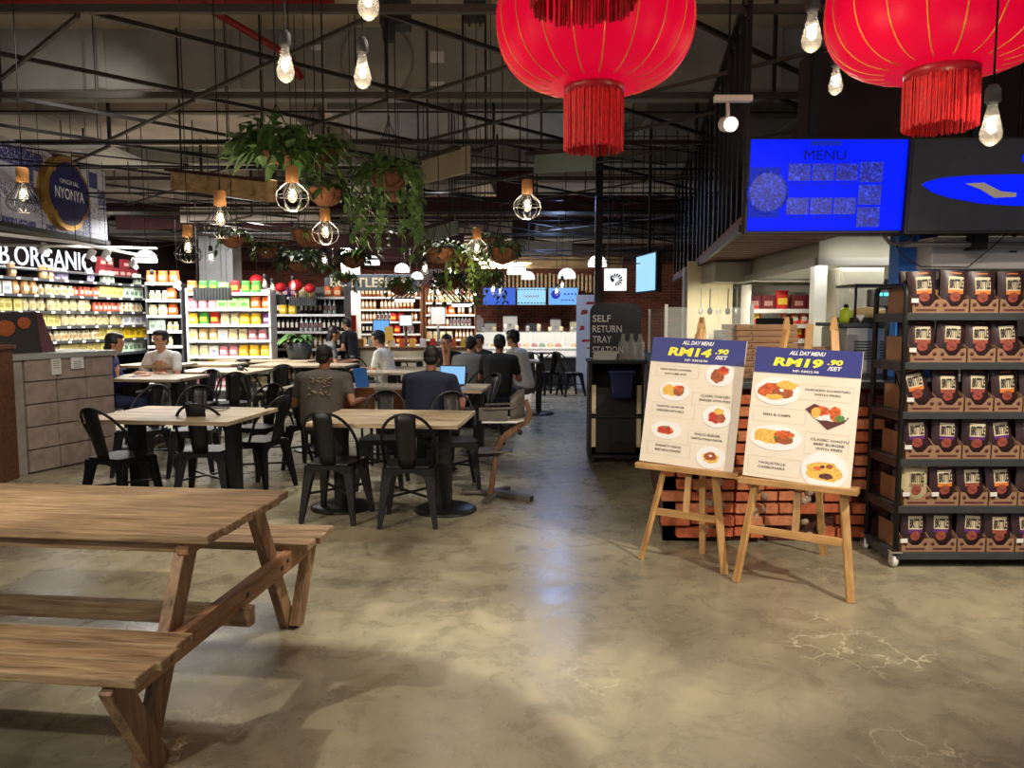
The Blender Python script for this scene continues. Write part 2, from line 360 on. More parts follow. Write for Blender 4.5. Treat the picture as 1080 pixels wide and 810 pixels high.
def thing(name, label, cat, loc=(0, 0, 0), rz=0, group=None):
    o = bpy.data.objects.new(name, None); C.objects.link(o); o.location = loc; o.rotation_euler = (0, 0, rz); o.empty_display_size = .1
    return tag(o, label, cat, group)
KIDS = {}
def copy_tree(o, parent=None):
    c = o.copy(); C.objects.link(c); c.parent = parent
    for ch in [k for k in o.children]: copy_tree(ch, c)
    return c
def dup(o, loc, rz=0, label=None, group=None):
    c = copy_tree(o); c.location = loc; c.rotation_euler = (0, 0, rz)
    if label: c['label'] = label
    if group: c['group'] = group
    return c
def struct(name, mb, mat): return tag(part(name, mb, mat), kind='structure')
class Proto:      # the first placement moves the original, the later ones copy it
    def __init__(s, o): s.o = o; s.used = False
    def put(s, loc, rz=0, label=None, group=None):
        if not s.used:
            s.used = True; s.o.location = loc; s.o.rotation_euler = (0, 0, rz)
            if label: s.o['label'] = label
            if group: s.o['group'] = group
            return s.o
        return dup(s.o, loc, rz, label, group)
TXT = {}
def text_mesh(t, mat, fat=0.0, shear=0, thick=0.0):
    key = (t, mat, fat, shear, thick)
    if key in TXT: return TXT[key]
    cu = bpy.data.curves.new('lettering', 'FONT'); cu.body = t; cu.size = 1; cu.align_x = 'CENTER'; cu.align_y = 'CENTER'
    cu.offset = fat; cu.shear = shear; cu.extrude = thick; cu.resolution_u = 3
    o = bpy.data.objects.new('tmp', cu); C.objects.link(o)
    bpy.context.view_layer.update()
    me = bpy.data.meshes.new_from_object(o.evaluated_get(bpy.context.evaluated_depsgraph_get()))
    bpy.data.objects.remove(o); me.materials.clear(); me.materials.append(M[mat] if isinstance(mat, str) else mat)
    xs = [q.co.x for q in me.vertices]; ys = [q.co.y for q in me.vertices]
    cx, cy = (min(xs)+max(xs))/2, (min(ys)+max(ys))/2; W, Hh = max(xs)-min(xs), max(ys)-min(ys)
    for q in me.vertices: q.co.x = (q.co.x-cx)/W; q.co.y = (q.co.y-cy)/Hh
    if thick:
        for q in me.vertices: q.co.z = q.co.z
    TXT[key] = me; return me
def text(t, w_, h_, loc, mat, parent, rz=0, fat=.0, shear=0, thick=0.0, tilt=PI/2, name='lettering'):
    """lettering fitted into w_ x h_, standing upright and facing local -Y (turned by rz)"""
    o = bpy.data.objects.new(name, text_mesh(t, mat, fat, shear, thick)); C.objects.link(o); o.parent = parent
    o.location = loc; o.rotation_euler = (tilt, 0, rz); o.scale = (w_, h_, 1); return o
def arc(c, r, a0, a1, n, plane='xz'):
    out = []
    for i in range(n+1):
        t = a0+(a1-a0)*i/n; x = c[0]+r*math.cos(t); y = c[1]+r*math.sin(t); out.append((x, y))
    return out

# ============================================================ SETTING
struct('floor', MB().box((-1, 10, -.05), (22, 28, .1)), 'floor')
struct('ceiling', MB().box((-1, 10, 4.5), (22, 28, .2)), 'slab')
struct('wall_back', MB().box((-1, 22.1, 2.2), (22, .2, 4.4)), 'brick')
struct('wall_left', MB().box((-9.1, 12, 2.2), (.2, 20, 4.4)), 'darkwall')
struct('wall_right', MB().box((8.1, 12, 2.2), (.2, 20, 4.4)), 'darkwall')
# deep beams across the hall
n = 1
for (y, z0, mt, th) in ((8.2, 3.82, 'beamgrey', .5), (11.9, 3.8, 'beamgrey', .5), (15.2, 3.5, 'maroon', .4), (18.3, 3.3, 'darkwall', .4)):
    b = MB().box((-1, y, (z0+4.4)/2), (20, th, 4.4-z0))
    if mt == 'beamgrey':
        for i in range(14): b.box((-9.5+i*1.35, y-th/2-.02, (z0+4.4)/2), (.07, .04, 4.4-z0))
    struct('trim_%d' % n, b, mt); n += 1
# red painted edge beam and pipes near the front of the ceiling
solo('red_sprinkler_pipe', MB().tube([(-9, 6.9, 4.3), (-1.6, 7.2, 4.37)], .05, 8), 'redpipe', 'thick red pipe running along the top left of the ceiling', 'pipe')
solo('red_sprinkler_pipe', MB().tube([(-2.75, 7.1, 4.3), (-2.2, 7.8, 4.1), (-2.1, 7.9, 3.9)], .035, 8), 'redpipe', 'short red pipe dropping diagonally off the ceiling above the hanging bulbs', 'pipe')
# round blank in the grey beam
solo('round_duct_cover', MB().lathe([(.0, 0), (.36, 0), (.36, .02), (.33, .03), (0, .03)], n=32).box((0, 0, .035), (.12, .04, .01)), 'beamgrey', 'round grey disc cover on the ceiling beam behind the hanging bulbs', 'cover', (-1.35, 7.93, 4.1))
bpy.context.view_layer.update(); o = bpy.data.objects['round_duct_cover']; o.rotation_euler = (PI/2, 0, 0)
for (x, z, w_, h_, lb) in ((-1.95, 4.22, .11, .05, 'tiny white notice on the grey beam left of the round cover'), (-.75, 4.13, .14, .11, 'square white notice on the grey beam right of the round cover'), (-.75, 3.87, .14, .04, 'thin white strip sticker near the foot of the grey beam')):
    solo('beam_notice', MB().box((0, 0, 0), (w_, .008, h_)), 'white', lb, 'notice', (x, 7.945, z))
solo('junction_box', MB().box((0, 0, 0), (.26, .2, .26)).box((-.05, -.1, -.2), (.1, .1, .16)), 'dark', 'dark blue-black junction box high on the ceiling above the right-hand bulb pair', 'electrical box', (-1.05, 7.2, 4.27))
solo('junction_box', MB().box((0, 0, 0), (.2, .12, .16)).box((-.05, 0, -.1), (.02, .02, .06)).box((.05, 0, -.1), (.02, .02, .06)), 'dark', 'small dark box at the ceiling left of the first red lantern', 'electrical box', (-.34, 7.3, 4.32))

# pale insulated ducts and panels between the beams
def ductthing(x0, x1, y, z, dy, h, mat, label, rz=0, dx=None):
    b = MB(); L_ = x1-x0; k = max(1, int(L_/1.4))
    for i in range(k): b.box((-L_/2+(i+.5)*L_/k, 0, 0), (L_/k-.02, dy, h))
    b.box((0, 0, h/2+.01), (L_, dy*.6, .02))
    r = solo('ceiling_duct', b, mat, label, 'duct', ((x0+x1)/2, y, z), rz, bev=.01)
    return r
ductthing(-8.6, -2.6, 10.2, 4.13, 1.7, .42, 'insul', 'wide pale insulated duct between the first two beams, left side')
ductthing(-2.2, 1.0, 10.1, 4.16, 1.5, .36, 'duct', 'grey metal duct between the first two beams, centre')
ductthing(1.6, 7.0, 10.2, 4.1, 1.5, .4, 'duct', 'grey metal duct between the first two beams over the kitchen side')
ductthing(-8.6, -4.4, 13.5, 3.85, 1.6, .5, 'insul', 'pale duct behind the second beam above the grocery shelves', .06)
ductthing(-3.9, -.3, 13.6, 3.9, 1.3, .4, 'duct', 'grey duct behind the second beam above the hanging plants', -.05)
ductthing(.4, 6.5, 13.4, 3.9, 1.2, .42, 'insul', 'pale duct behind the second beam above the lit square sign', .04)
ductthing(-8.4, 0, 16.6, 3.35, 1.0, .35, 'insul', 'low pale duct behind the maroon beam, left half', -.03)
ductthing(.5, 7.4, 16.8, 3.3, 1.0, .3, 'duct', 'low grey duct behind the maroon beam, right half', .03)
ductthing(-8.0, -1.0, 19.9, 3.1, .9, .4, 'maroon', 'maroon boxed duct near the rear brick wall, left', .02)
ductthing(-.5, 6.6, 19.9, 3.15, .7, .35, 'darkwall', 'dark boxed duct above the far food counter', -.02)
for (i, (x, y, z, L_, a, mt, lb)) in enumerate(((-5.6, 14.2, 3.25, 3.2, -.12, 'maroon', 'maroon sloping bulkhead board above the grocery shelves'),
        (-4.4, 13.2, 3.25, 2.4, .3, 'insul', 'pale sloping board crossing above the grocery shelves'),
        (-2.4, 14.6, 2.95, 3.0, -.12, 'maroon', 'maroon board hung behind the leafy baskets'),
        (-.1, 15.6, 2.9, 2.6, .14, 'paleboard', 'pale grey board high behind the lowest hanging basket'),
        (.9, 17.6, 2.75, 3.2, -.1, 'timber', 'long timber lintel board above the far white pendants'))):
    solo('hung_bulkhead_board', MB().box((0, 0, 0), (L_, .08, .26)).box((0, .1, .1), (L_*.96, .16, .04)).bar((-L_*.4, 0, .1), (-L_*.4, 0, .9), .02, .02).bar((L_*.4, 0, .1), (L_*.4, 0, .9), .02, .02), mt, lb, 'board', (x, y, z)); bpy.data.objects[-1 if False else 0]

# ceiling trusses: horizontal chords, crossing braces, hangers up to the slab
TZ = 3.5
def truss(y0, y1, z, label, seg=1.75, off=0, rr=.018):
    t = thing('ceiling_truss', label, 'truss', (0, 0, 0))
    part('chord', MB().bar((-8.8, y0, z), (7.6, y0, z), .045, .05), 'rustbar', t)
    k = 0; x = -8.8+off
    b = MB(); d = MB(); hg = MB()
    while x+seg < 7.8:
        b.bar((x, y0, z), (x+seg, y1, z-.02), .03, .03); d.bar((x+seg, y0, z-.04), (x, y1, z-.06), .026, .026)
        if k % 2 == 0: hg.bar((x, y0, z), (x, y0, 4.4), .03, .03)
        x += seg; k += 1
    part('brace', b, 'steelbar', t, label='forward-leaning dark braces'); part('brace', d, 'rustbar', t, label='back-leaning rusty braces'); part('hanger_rod', hg, 'steelbar', t)
truss(5.15, 6.95, 3.52, 'front ceiling truss of angle iron nearest the bulbs', 1.9, .3)
truss(6.95, 8.6, 3.48, 'second ceiling truss just in front of the first grey beam', 1.7, .9)
truss(8.6, 10.6, 3.44, 'third ceiling truss under the first pair of ducts', 2.1, .2)
truss(10.6, 12.6, 3.4, 'fourth ceiling truss level with the second grey beam', 2.0, .6)
truss(12.6, 14.9, 3.2, 'fifth ceiling truss in front of the maroon beam', 2.3, 0)
truss(14.9, 17.6, 3.1, 'rearmost ceiling truss above the food counters', 2.6, .5)
# thin suspended lattice over the middle of the hall
for (y, z, x0, x1, st, lb) in ((7.6, 3.22, -6.5, 6, 1.25, 'thin rod lattice hung below the second truss'), (9.6, 3.05, -5.5, 3.2, .8, 'thin rod lattice hung above the leafy baskets'), (11.6, 2.95, -4.8, 3.4, .7, 'thin rod lattice behind the leafy baskets'), (14.0, 2.72, -4.5, 3.2, .8, 'thin rod lattice in front of the far counters')):
    t = thing('wire_lattice', lb, 'lattice')
    part('long_rod', MB().tube([(x0, y, z), (x1, y, z)], .012, 5).tube([(x0, y+.5, z-.12), (x1, y+.9, z-.1)], .01, 5).tube([(x0, y+.1, z+.32), (x1, y+.1, z+.3)], .01, 5), 'steelbar', t)
    b = MB(); x = x0
    while x < x1: b.tube([(x, y, z-.02), (x, y, 4.4)], .007, 4); b.tube([(x, y, z), (x+st*1.5, y+.6, z-.1)], .008, 4); x += st
    part('drop_rod', b, 'steelbar', t)
# wire mesh screen hanging beside the dark post
t = thing('wire_mesh_screen', 'black wire mesh screen hanging right of the tall dark post', 'screen', (1.12, 10.0, 0))
b = MB()
for i in range(9): b.tube([(i*.14, 0, 2.2), (i*.14, 0, 4.4)], .006, 4)
part('upright_wire', b, 'black', t); b = MB()
for i in range(11): b.tube([(-.02, 0, 2.22+i*.16), (1.14, 0, 2.22+i*.16)], .006, 4)
part('cross_wire', b, 'black', t)
t = thing('steel_post', 'tall thin dark post standing left of the tray return board', 'post', (1.12, 10.05, 0))
part('shaft', MB().box((0, 0, 2.2), (.09, .09, 4.4)), 'black', t); part('foot_plate', MB().box((0, 0, .01), (.2, .2, .02)), 'black', t); part('head_plate', MB().box((0, 0, 4.37), (.2, .2, .06)), 'black', t)
# columns
t = thing('square_column', 'pale blue-grey panelled column behind the grocery shelves', 'column', (-5.75, 15.3, 0))
part('shaft', MB().box((0, 0, 2.2), (.66, .5, 4.4)), 'duct', t, .01); part('panel_joint', MB().box((.1, -.255, 2.2), (.02, .02, 4.3)).box((-.2, -.255, 2.2), (.015, .02, 4.3)), 'beamgrey', t)
t = thing('square_column', 'white column under the bottle shop sign', 'column', (-3.45, 16.6, 0))
part('shaft', MB().box((0, 0, 2.2), (.34, .34, 4.4)), 'white', t, .01); part('base_band', MB().box((0, 0, .1), (.38, .38, .2)), 'dark', t)

# ------------------------------------------------------------ hung timber boards
def hung_board(px0, py0, px1, py1, px2, py2, h, Y0, Y1, face, cap, label):
    a = Q(px0, py0, Y0); b_ = Q(px1, py1, Y1)
    t = thing('hung_timber_board', label, 'board', (0, 0, 0))
    part('face_board', MB().bar(a, b_, .05, h), face, t, .004)
    part('top_board', MB().bar(a+V((0, .12, h/2)), b_+V((0, .12, h/2)), .3, .03), cap, t)
    [part('hanger_rod', MB().tube([a.lerp(b_, f)+V((0, 0, h/2)), V((a.lerp(b_, f).x, a.lerp(b_, f).y, 4.4))], .01, 5), 'steelbar', t) for f in (.1, .9)]
hung_board(182, 189, 290, 202, 0, 0, .2, 8.0, 7.2, 'timber', 'maroon', 'long timber board with maroon top hung left of the biggest plant basket')
hung_board(447, 181, 494, 168, 0, 0, .24, 8.0, 7.3, 'paleboard', 'darkwall', 'short pale tilted board hung right of the trailing basket')
hung_board(565, 172, 627, 168, 0, 0, .2, 8.0, 7.4, 'palegreen', 'darkwall', 'grey-green board hung just below the first red lantern')
hung_board(438, 252, 482, 240, 0, 0, .15, 9.2, 8.6, 'palegreen', 'darkwall', 'small blue-green board above the basket left of the caged bulbs')

# ============================================================ LEFT: LIT MARKET
# long black gondola seen at a slant
G0 = V((-7.05, 9.2, 0)); G1 = V((-6.48, 13.5, 0)); GD = (G1-G0).normalized(); GL = (G1-G0).length
GA = math.atan2(GD.y, GD.x)       # local x along the run, local -y faces the aisle
gz = [.2, .45, .7, .95, 1.18, 1.40, 1.62, 1.85, 2.08]
gond = thing('market_shelf_run', 'long black chilled shelf run stacked with pale packs, far left', 'shelf', G0, GA)
part('back_panel', MB().box((GL/2, .34, 1.1), (GL, .04, 2.2)), 'dark', gond)
TAGM = MB().box((0, 0, 0), (.07, .004, .03)).mesh('price_tag', 'white'); fixn(TAGM)
for z in gz:
    s_ = part('shelf_board', MB().box((GL/2, .08, z-.012), (GL, .5, .024)), 'dark', gond)
    part('price_rail', MB().box((GL/2, -.175, z-.02), (GL, .012, .04)), 'dark', s_)
    if z > 1:
        for i in range(14):
            tg = part('price_tag', TAGM, None, s_); tg.location = (.1+i*GL/14, -.184, z-.02)
for x in (0, GL): part('end_panel', MB().box((x, .08, 1.1), (.05, .54, 2.2)), 'blackmat', gond, .005)
part('kick_plinth', MB().box((GL/2, .1, .06), (GL, .46, .12)), 'blackmat', gond)

def ptype(name, kind, col, col2, w_, h_, d_):
    """one kind of packet: body plus printed label, as a single small thing with a part"""
    m = flat('pack_'+name, col, .5, var=.15, scale=30); m2 = flat('packlabel_'+name, col2, .5, var=.2, scale=40)
    if kind == 'box': b = MB().box((0, 0, h_/2), (w_, d_, h_))
    elif kind == 'pouch': b = MB().lathe([(w_*.42, 0), (w_*.5, h_*.15), (w_*.5, h_*.6), (w_*.42, h_*.86), (w_*.48, h_)], n=10, sy=d_/w_)
    elif kind == 'jar': b = MB().lathe([(w_*.46, 0), (w_*.5, h_*.08), (w_*.5, h_*.66), (w_*.34, h_*.78), (w_*.34, h_*.84), (w_*.38, h_*.85), (w_*.38, h_)], n=10)
    else: b = MB().lathe([(w_*.5, 0), (w_*.5, h_*.5), (w_*.44, h_*.6), (w_*.18, h_*.76), (w_*.16, h_*.97), (w_*.2, h_)], n=8)
    me = b.mesh('packet', m); fixn(me)
    lb = MB().box((0, -d_/2-.002 if kind != 'jar' and kind != 'bottle' else -w_/2-.001, h_*.42), (w_*.62, .004, h_*.34)).mesh('label', m2)
    return (name, kind, me, lb, w_)
def put_pack(pt, loc, rz, label, cat, group, withlabel=True):
    name, kind, me, lb, w_ = pt
    nm = {'box': 'product_carton', 'pouch': 'snack_pouch', 'jar': 'product_jar', 'bottle': 'drink_bottle'}[kind]
    o = bpy.data.objects.new(nm, me); C.objects.link(o); o.location = loc; o.rotation_euler = (0, 0, rz); tag(o, label, cat, group)
    if withlabel:
        l = bpy.data.objects.new('label', lb); C.objects.link(l); l.parent = o
    return o
S = srgb
PT = [ptype('ivory', 'pouch', S(226, 214, 176), S(200, 180, 120), .15, .18, .08), ptype('lemon', 'box', S(226, 212, 130), S(180, 160, 80), .14, .17, .08),
      ptype('tan', 'pouch', S(206, 160, 104), S(236, 214, 180), .15, .19, .08), ptype('white', 'box', S(230, 228, 222), S(160, 170, 180), .15, .17, .08),
      ptype('cream', 'jar', S(232, 222, 190), S(190, 150, 90), .09, .15, .09), ptype('coral', 'jar', S(206, 96, 66), S(236, 220, 200), .085, .14, .085),
      ptype('mint', 'box', S(206, 222, 202), S(110, 140, 110), .12, .18, .08), ptype('yellow', 'box', S(240, 206, 40), S(200, 150, 20), .14, .2, .08),
      ptype('lilac', 'pouch', S(190, 180, 206), S(120, 110, 150), .14, .17, .08), ptype('red', 'box', S(104, 26, 32), S(190, 140, 130), .14, .15, .08)]
PN = {p[0]: p for p in PT}
rows = {2.08: ['white', 'tan', 'lilac', 'mint'], 1.85: ['lilac', 'white', 'tan', 'cream', 'coral', 'lemon', 'mint'], 1.62: ['mint', 'lemon', 'ivory', 'ivory', 'coral', 'cream'],
        1.40: ['white', 'lemon', 'lemon', 'ivory', 'ivory', 'white'], 1.18: ['tan', 'ivory', 'ivory', 'cream', 'cream', 'lemon', 'yellow'], .95: ['ivory', 'cream', 'lemon', 'mint']}
nth = {2.08: 'top', 1.85: 'second', 1.62: 'third', 1.40: 'fourth', 1.18: 'fifth', .95: 'sixth'}
for z, seq in rows.items():
    x = .12; k = 0; runlen = GL/len(seq)
    while x < GL-.08:
        nm = seq[min(len(seq)-1, int(x/runlen))]; p = PN[nm]
        off = x*1.0
        if z == 2.08 and random.random() < .3: x += .2; continue
        loc = G0 + GD*x + V((math.sin(GA), -math.cos(GA), 0))*(.07+random.uniform(-.02, .02)) + V((0, 0, z))
        kindw = {'box': 'carton', 'pouch': 'bag', 'jar': 'jar', 'bottle': 'bottle'}[p[1]]
        seg = ['left end', 'left middle', 'right middle', 'far end'][min(3, int(4*x/GL))]
        put_pack(p, loc, GA, '%s %s on the %s shelf of the long black run, %s' % (nm, kindw, nth[z], seg), kindw, '%s %ss on the %s shelf, %s' % (nm, kindw, nth[z], seg))
        x += p[4]+.012
# red cartons stacked on top at the far end of the run
for (i, (dx, dz)) in enumerate(((.0, 0), (.17, 0), (.34, 0), (.51, 0), (.68, 0), (.85, 0), (.02, .155), (.2, .155), (.62, .155))):
    loc = G1 + GD*(dx-.9) + V((math.sin(GA), -math.cos(GA), 0))*(-.1) + V((0, 0, 2.2+dz))
    p = ('red',)+PN['red'][1:]
    put_pack(p, loc, GA-.15, 'red gift carton stacked above the far end of the long black run', 'carton', 'red cartons on top of the black run')
part('top_cover', MB().box((GL/2, .1, 2.19), (GL, .5, .02)), 'dark', gond)

# neon sign over the run
t = thing('neon_sign', 'white glowing B.ORGANIC letter sign above the long black shelf run', 'sign', G0+V((0, 0, 0)), GA)
sx0 = .5
ytxt = text('B.ORGANIC', 1.80, .27, (1.96, -.16, 2.37), 'neon', t, 0, .0, thick=.006, name='lettering')
part('mounting_rail', MB().tube([(.2, .05, 2.22), (3.4, .05, 2.22)], .012, 6).tube([(.5, .05, 2.2), (.5, .05, 2.4)], .008, 5).tube([(3.0, .05, 2.2), (3.0, .05, 2.4)], .008, 5), 'silver', t)

# tiled restaurant box sign
NX = -5.35
m, N, L, B = newmat('blue_white_tiles'); M['tiles'] = m
tc = N.new('ShaderNodeTexCoord'); sxz = N.new('ShaderNodeSeparateXYZ'); L.new(tc.outputs['Object'], sxz.inputs[0]); cx = N.new('ShaderNodeCombineXYZ')
L.new(sxz.outputs[1], cx.inputs[0]); L.new(sxz.outputs[2], cx.inputs[1])
ck = N.new('ShaderNodeTexVoronoi'); ck.distance = 'CHEBYCHEV'; ck.inputs['Scale'].default_value = 5.2; ck.inputs['Randomness'].default_value = 0; L.new(cx.outputs[0], ck.inputs['Vector'])
wv = N.new('ShaderNodeTexVoronoi'); wv.feature = 'F1'; wv.inputs['Scale'].default_value = 36; wv.inputs['Randomness'].default_value = .55; L.new(cx.outputs[0], wv.inputs['Vector'])
pat = ramp(N, L, wv.outputs['Distance'], [(.30, (0, 0, 0)), (.42, (1, 1, 1))])
tint = N.new('ShaderNodeSeparateColor'); L.new(ck.outputs['Color'], tint.inputs[0])
r1 = ramp(N, L, tint.outputs[0], [(.0, S(206, 206, 220)), (.35, S(206, 206, 220)), (.36, S(52, 62, 128)), (.62, S(60, 70, 136)), (.63, S(190, 186, 200))]); 
N[r1.node.name].color_ramp.interpolation = 'CONSTANT'
r2 = ramp(N, L, tint.outputs[1], [(.0, S(60, 66, 130)), (.45, S(100, 104, 150)), (.46, S(200, 200, 214)), (1, S(160, 150, 160))])
N[r2.node.name].color_ramp.interpolation = 'CONSTANT'
mxx = N.new('ShaderNodeMixRGB'); L.new(pat, mxx.inputs[0]); L.new(r1, mxx.inputs[1]); L.new(r2, mxx.inputs[2])
ed = ramp(N, L, ck.outputs['Distance'], [(.455, (1, 1, 1)), (.485, (.55, .55, .6))])
mx3 = N.new('ShaderNodeMixRGB'); mx3.blend_type = 'MULTIPLY'; mx3.inputs[0].default_value = 1; L.new(mxx.outputs[0], mx3.inputs[1]); L.new(ed, mx3.inputs[2])
L.new(mx3.outputs[0], B.inputs['Base Color']); B.inputs['Roughness'].default_value = .5
t = thing('hanging_box_sign', 'big blue and white tiled box sign reading ORIGINAL NYONYA, upper left', 'sign', (NX, 0, 0))
part('tile_panel', MB().box((-.12, 8.2, 2.98), (.24, 4.2, .9)), 'tiles', t, .006)
part('bottom_trim', MB().box((-.12, 8.2, 2.51), (.28, 4.24, .05)), 'blackmat', t)
def quat(ry, rz, n=96, k=.13):
    return [((1-k+k*abs(math.cos(2*a))**.45)*ry*math.cos(a), (1-k+k*abs(math.cos(2*a))**.45)*rz*math.sin(a)) for a in [2*PI*i/n for i in range(n)]]
cy, cz = 9.27, 2.99
q0 = [(cy+a, cz+b) for a, b in quat(.47, .43, k=.10)]; q1 = [(cy+.02+a, cz+b) for a, b in quat(.40, .37, k=.13)]
bd = part('badge_rim', MB().prism(q0, 0, .09, 'yz'), 'gold', t, label='gold rim of the badge')
f_ = part('badge_face', MB().prism(q1, .08, .1, 'yz'), 'navy', bd, label='navy face of the badge')
text('NYONYA', .6, .13, (.104, cy+.01, cz-.01), 'whitetext', t, PI/2, .012); text('ORIGINAL', .4, .05, (.104, cy+.01, cz+.13), 'whitetext', t, PI/2, .0)
[part('hanger_rod', MB().tube([(-.1, yy, 3.42), (-.1, yy, 4.4)], .012, 5), 'black', t) for yy in (7.0, 10)]

# white slatted grocery gondola in the middle, lit
def gondola(name, label, loc, rz, W, zs, mat, seqs, catlab, fill=.9, D=.4, bh=1.9, tall=False):
    t = thing(name, label, 'shelf', loc, rz)
    part('back_panel', MB().box((0, D/2+.02, bh/2), (W, .03, bh)), mat, t)
    part('base', MB().box((0, 0, .07), (W, D, .14)), mat, t)
    for z in zs:
        s_ = part('shelf_board', MB().box((0, 0, z-.012), (W, D, .024)), mat, t)
        part('price_rail', MB().box((0, -D/2-.008, z-.02), (W, .012, .045)), 'white', s_)
    for x in (-W/2, W/2): part('upright', MB().box((x, 0, bh/2), (.03, D, bh)), mat, t)
    rm = Matrix.Rotation(rz, 3, 'Z'); cnt = len(zs)
    words = ['bottom', 'second lowest', 'middle', 'upper middle', 'second highest', 'top']
    for i, z in enumerate(zs):
        seq = seqs[i % len(seqs)]
        if not seq: continue
        x = -W/2+.07
        while x < W/2-.06:
            nm = seq[min(len(seq)-1, int((x+W/2)/W*len(seq)))]; p = PN[nm]
            if random.random() < fill:
                kindw = {'box': 'carton', 'pouch': 'bag', 'jar': 'jar', 'bottle': 'bottle'}[p[1]]
                sh = words[min(5, int(i*6/max(1, cnt-.01)))]; side = 'left' if x < -W/6 else ('right' if x > W/6 else 'centre')
                put_pack(p, V(loc)+rm @ V((x, -D/2+.08+random.uniform(0, .03), 0))+V((0, 0, z)), rz, '%s %s on the %s shelf of the %s, %s part' % (nm.replace('_', ' '), kindw, sh, catlab, side), kindw, '%s %ss, %s shelf %s, %s' % (nm, kindw, sh, side, catlab))
            x += p[4]+.012
    return t
for a in (('green', 'pouch', S(70, 150, 60), S(230, 220, 60), .16, .2, .08), ('lime', 'box', S(150, 210, 120), S(80, 160, 60), .17, .17, .08), ('bright_red', 'pouch', S(210, 40, 36), S(240, 200, 60), .16, .2, .08),
          ('pink', 'pouch', S(206, 130, 140), S(240, 220, 220), .15, .17, .08), ('violet', 'pouch', S(130, 60, 120), S(220, 180, 200), .15, .18, .08), ('golden', 'pouch', S(236, 190, 40), S(250, 230, 120), .17, .18, .08),
          ('bright_orange', 'pouch', S(226, 110, 50), S(240, 200, 150), .17, .2, .09), ('dark_wine', 'bottle', S(40, 26, 30), S(210, 200, 180), .075, .28, .075), ('amber', 'bottle', S(170, 96, 40), S(230, 210, 170), .075, .27, .075),
          ('peach', 'bottle', S(222, 170, 120), S(240, 230, 220), .075, .26, .075), ('clear', 'bottle', S(205, 215, 215), S(120, 60, 60), .075, .27, .075)):
    p = ptype(*a); PT.append(p); PN[p[0]] = p
gondola('grocery_shelf', 'white lit grocery shelf crowded with bright snack bags, left of the column', (-4.72, 13.0, 0), .05, 1.35, [.35, .62, .88, 1.15, 1.41, 1.67, 1.93], 'white',
        [['pink', 'ivory'], ['yellow', 'white', 'ivory'], ['ivory', 'white', 'pink', 'golden', 'golden'], ['ivory', 'tan', 'white', 'ivory', 'pink', 'pink'], ['golden', 'green', 'bright_red', 'ivory', 'golden', 'golden', 'violet'], ['pink', 'pink', 'lime', 'lime', 'bright_orange'], ['bright_orange', 'green', 'lime', 'bright_red', 'green', 'bright_orange']], 'white lit grocery shelf', .95, bh=2.0)
gondola('snack_shelf', 'narrow shelf end packed with orange snack bags beside the black run', (-5.85, 13.1, 0), .15, .55, [.45, .75, 1.05, 1.3, 1.56, 1.82, 2.1], 'dark',
        [['cream'], ['dark_wine'], ['dark_wine', 'cream'], ['mint', 'cream'], ['ivory', 'bright_orange'], ['cream', 'bright_orange'], ['bright_orange', 'bright_orange']], 'narrow orange snack shelf', .95, bh=2.1)
gondola('wine_shelf', 'dark shelf of wine bottles right of the white grocery shelf', (-3.95, 14.6, 0), -.05, 1.7, [.3, .62, .94, 1.26, 1.58, 1.9], 'dark',
        [['peach', 'ivory'], ['dark_wine', 'peach', 'ivory'], ['dark_wine', 'amber', 'peach', 'dark_wine'], ['dark_wine', 'dark_wine', 'clear', 'dark_wine'], ['dark_wine', 'golden', 'dark_wine', 'clear'], ['pink', 'violet', 'ivory', 'bright_orange']], 'dark wine shelf', .9, bh=2.1)
gondola('bottle_rack', 'tall lit bottle shelf under the bottle shop sign', (-2.8, 17.9, 0), 0, 1.4, [.9, 1.14, 1.42, 1.70, 1.98], 'brownwood',
        [['ivory', 'bright_red'], ['dark_wine', 'bright_red', 'clear'], ['peach', 'clear', 'bright_red', 'peach'], ['peach', 'peach', 'amber'], ['amber', 'peach', 'peach']], 'lit bottle shelf', .95, bh=2.3)
gondola('bottle_rack', 'bottle shelf behind the black slanted frame, right of the bottle shop sign', (-1.45, 18.3, 0), 0, 1.15, [1.0, 1.3, 1.58, 1.86], 'brownwood',
        [['ivory', 'peach'], ['peach', 'clear'], ['peach', 'bright_orange', 'peach'], ['peach', 'ivory', 'peach']], 'slanted-frame bottle shelf', .95, bh=2.2)
# dark ribbed hanging category signs
for (px, py, Y, w_, h_, lb) in ((224, 310, 12.2, .58, .2, 'dark ribbed hanging sign box over the white grocery shelf'), (285, 316, 13.4, .55, .18, 'dark ribbed hanging sign box over the wine shelf'), (320, 318, 14.2, .5, .16, 'dark ribbed hanging sign box left of the bottle shop sign'), (357, 320, 15.2, .46, .14, 'small plain dark sign box below the bottle shop sign')):
    c = Q(px, py, Y); t = thing('hanging_sign_box', lb, 'sign', c)
    b = MB().box((0, 0, 0), (w_, .1, h_))
    for i in range(12): b.box((-w_/2+(i+.5)*w_/12, -.055, 0), (w_/24, .02, h_))
    part('ribbed_box', b, 'dark', t); part('hanging_wire', MB().tube([(-w_*.4, 0, h_/2), (-w_*.4, 0, 4.4-c.z)], .004, 4).tube([(w_*.4, 0, h_/2), (w_*.4, 0, 4.4-c.z)], .004, 4), 'black', t)
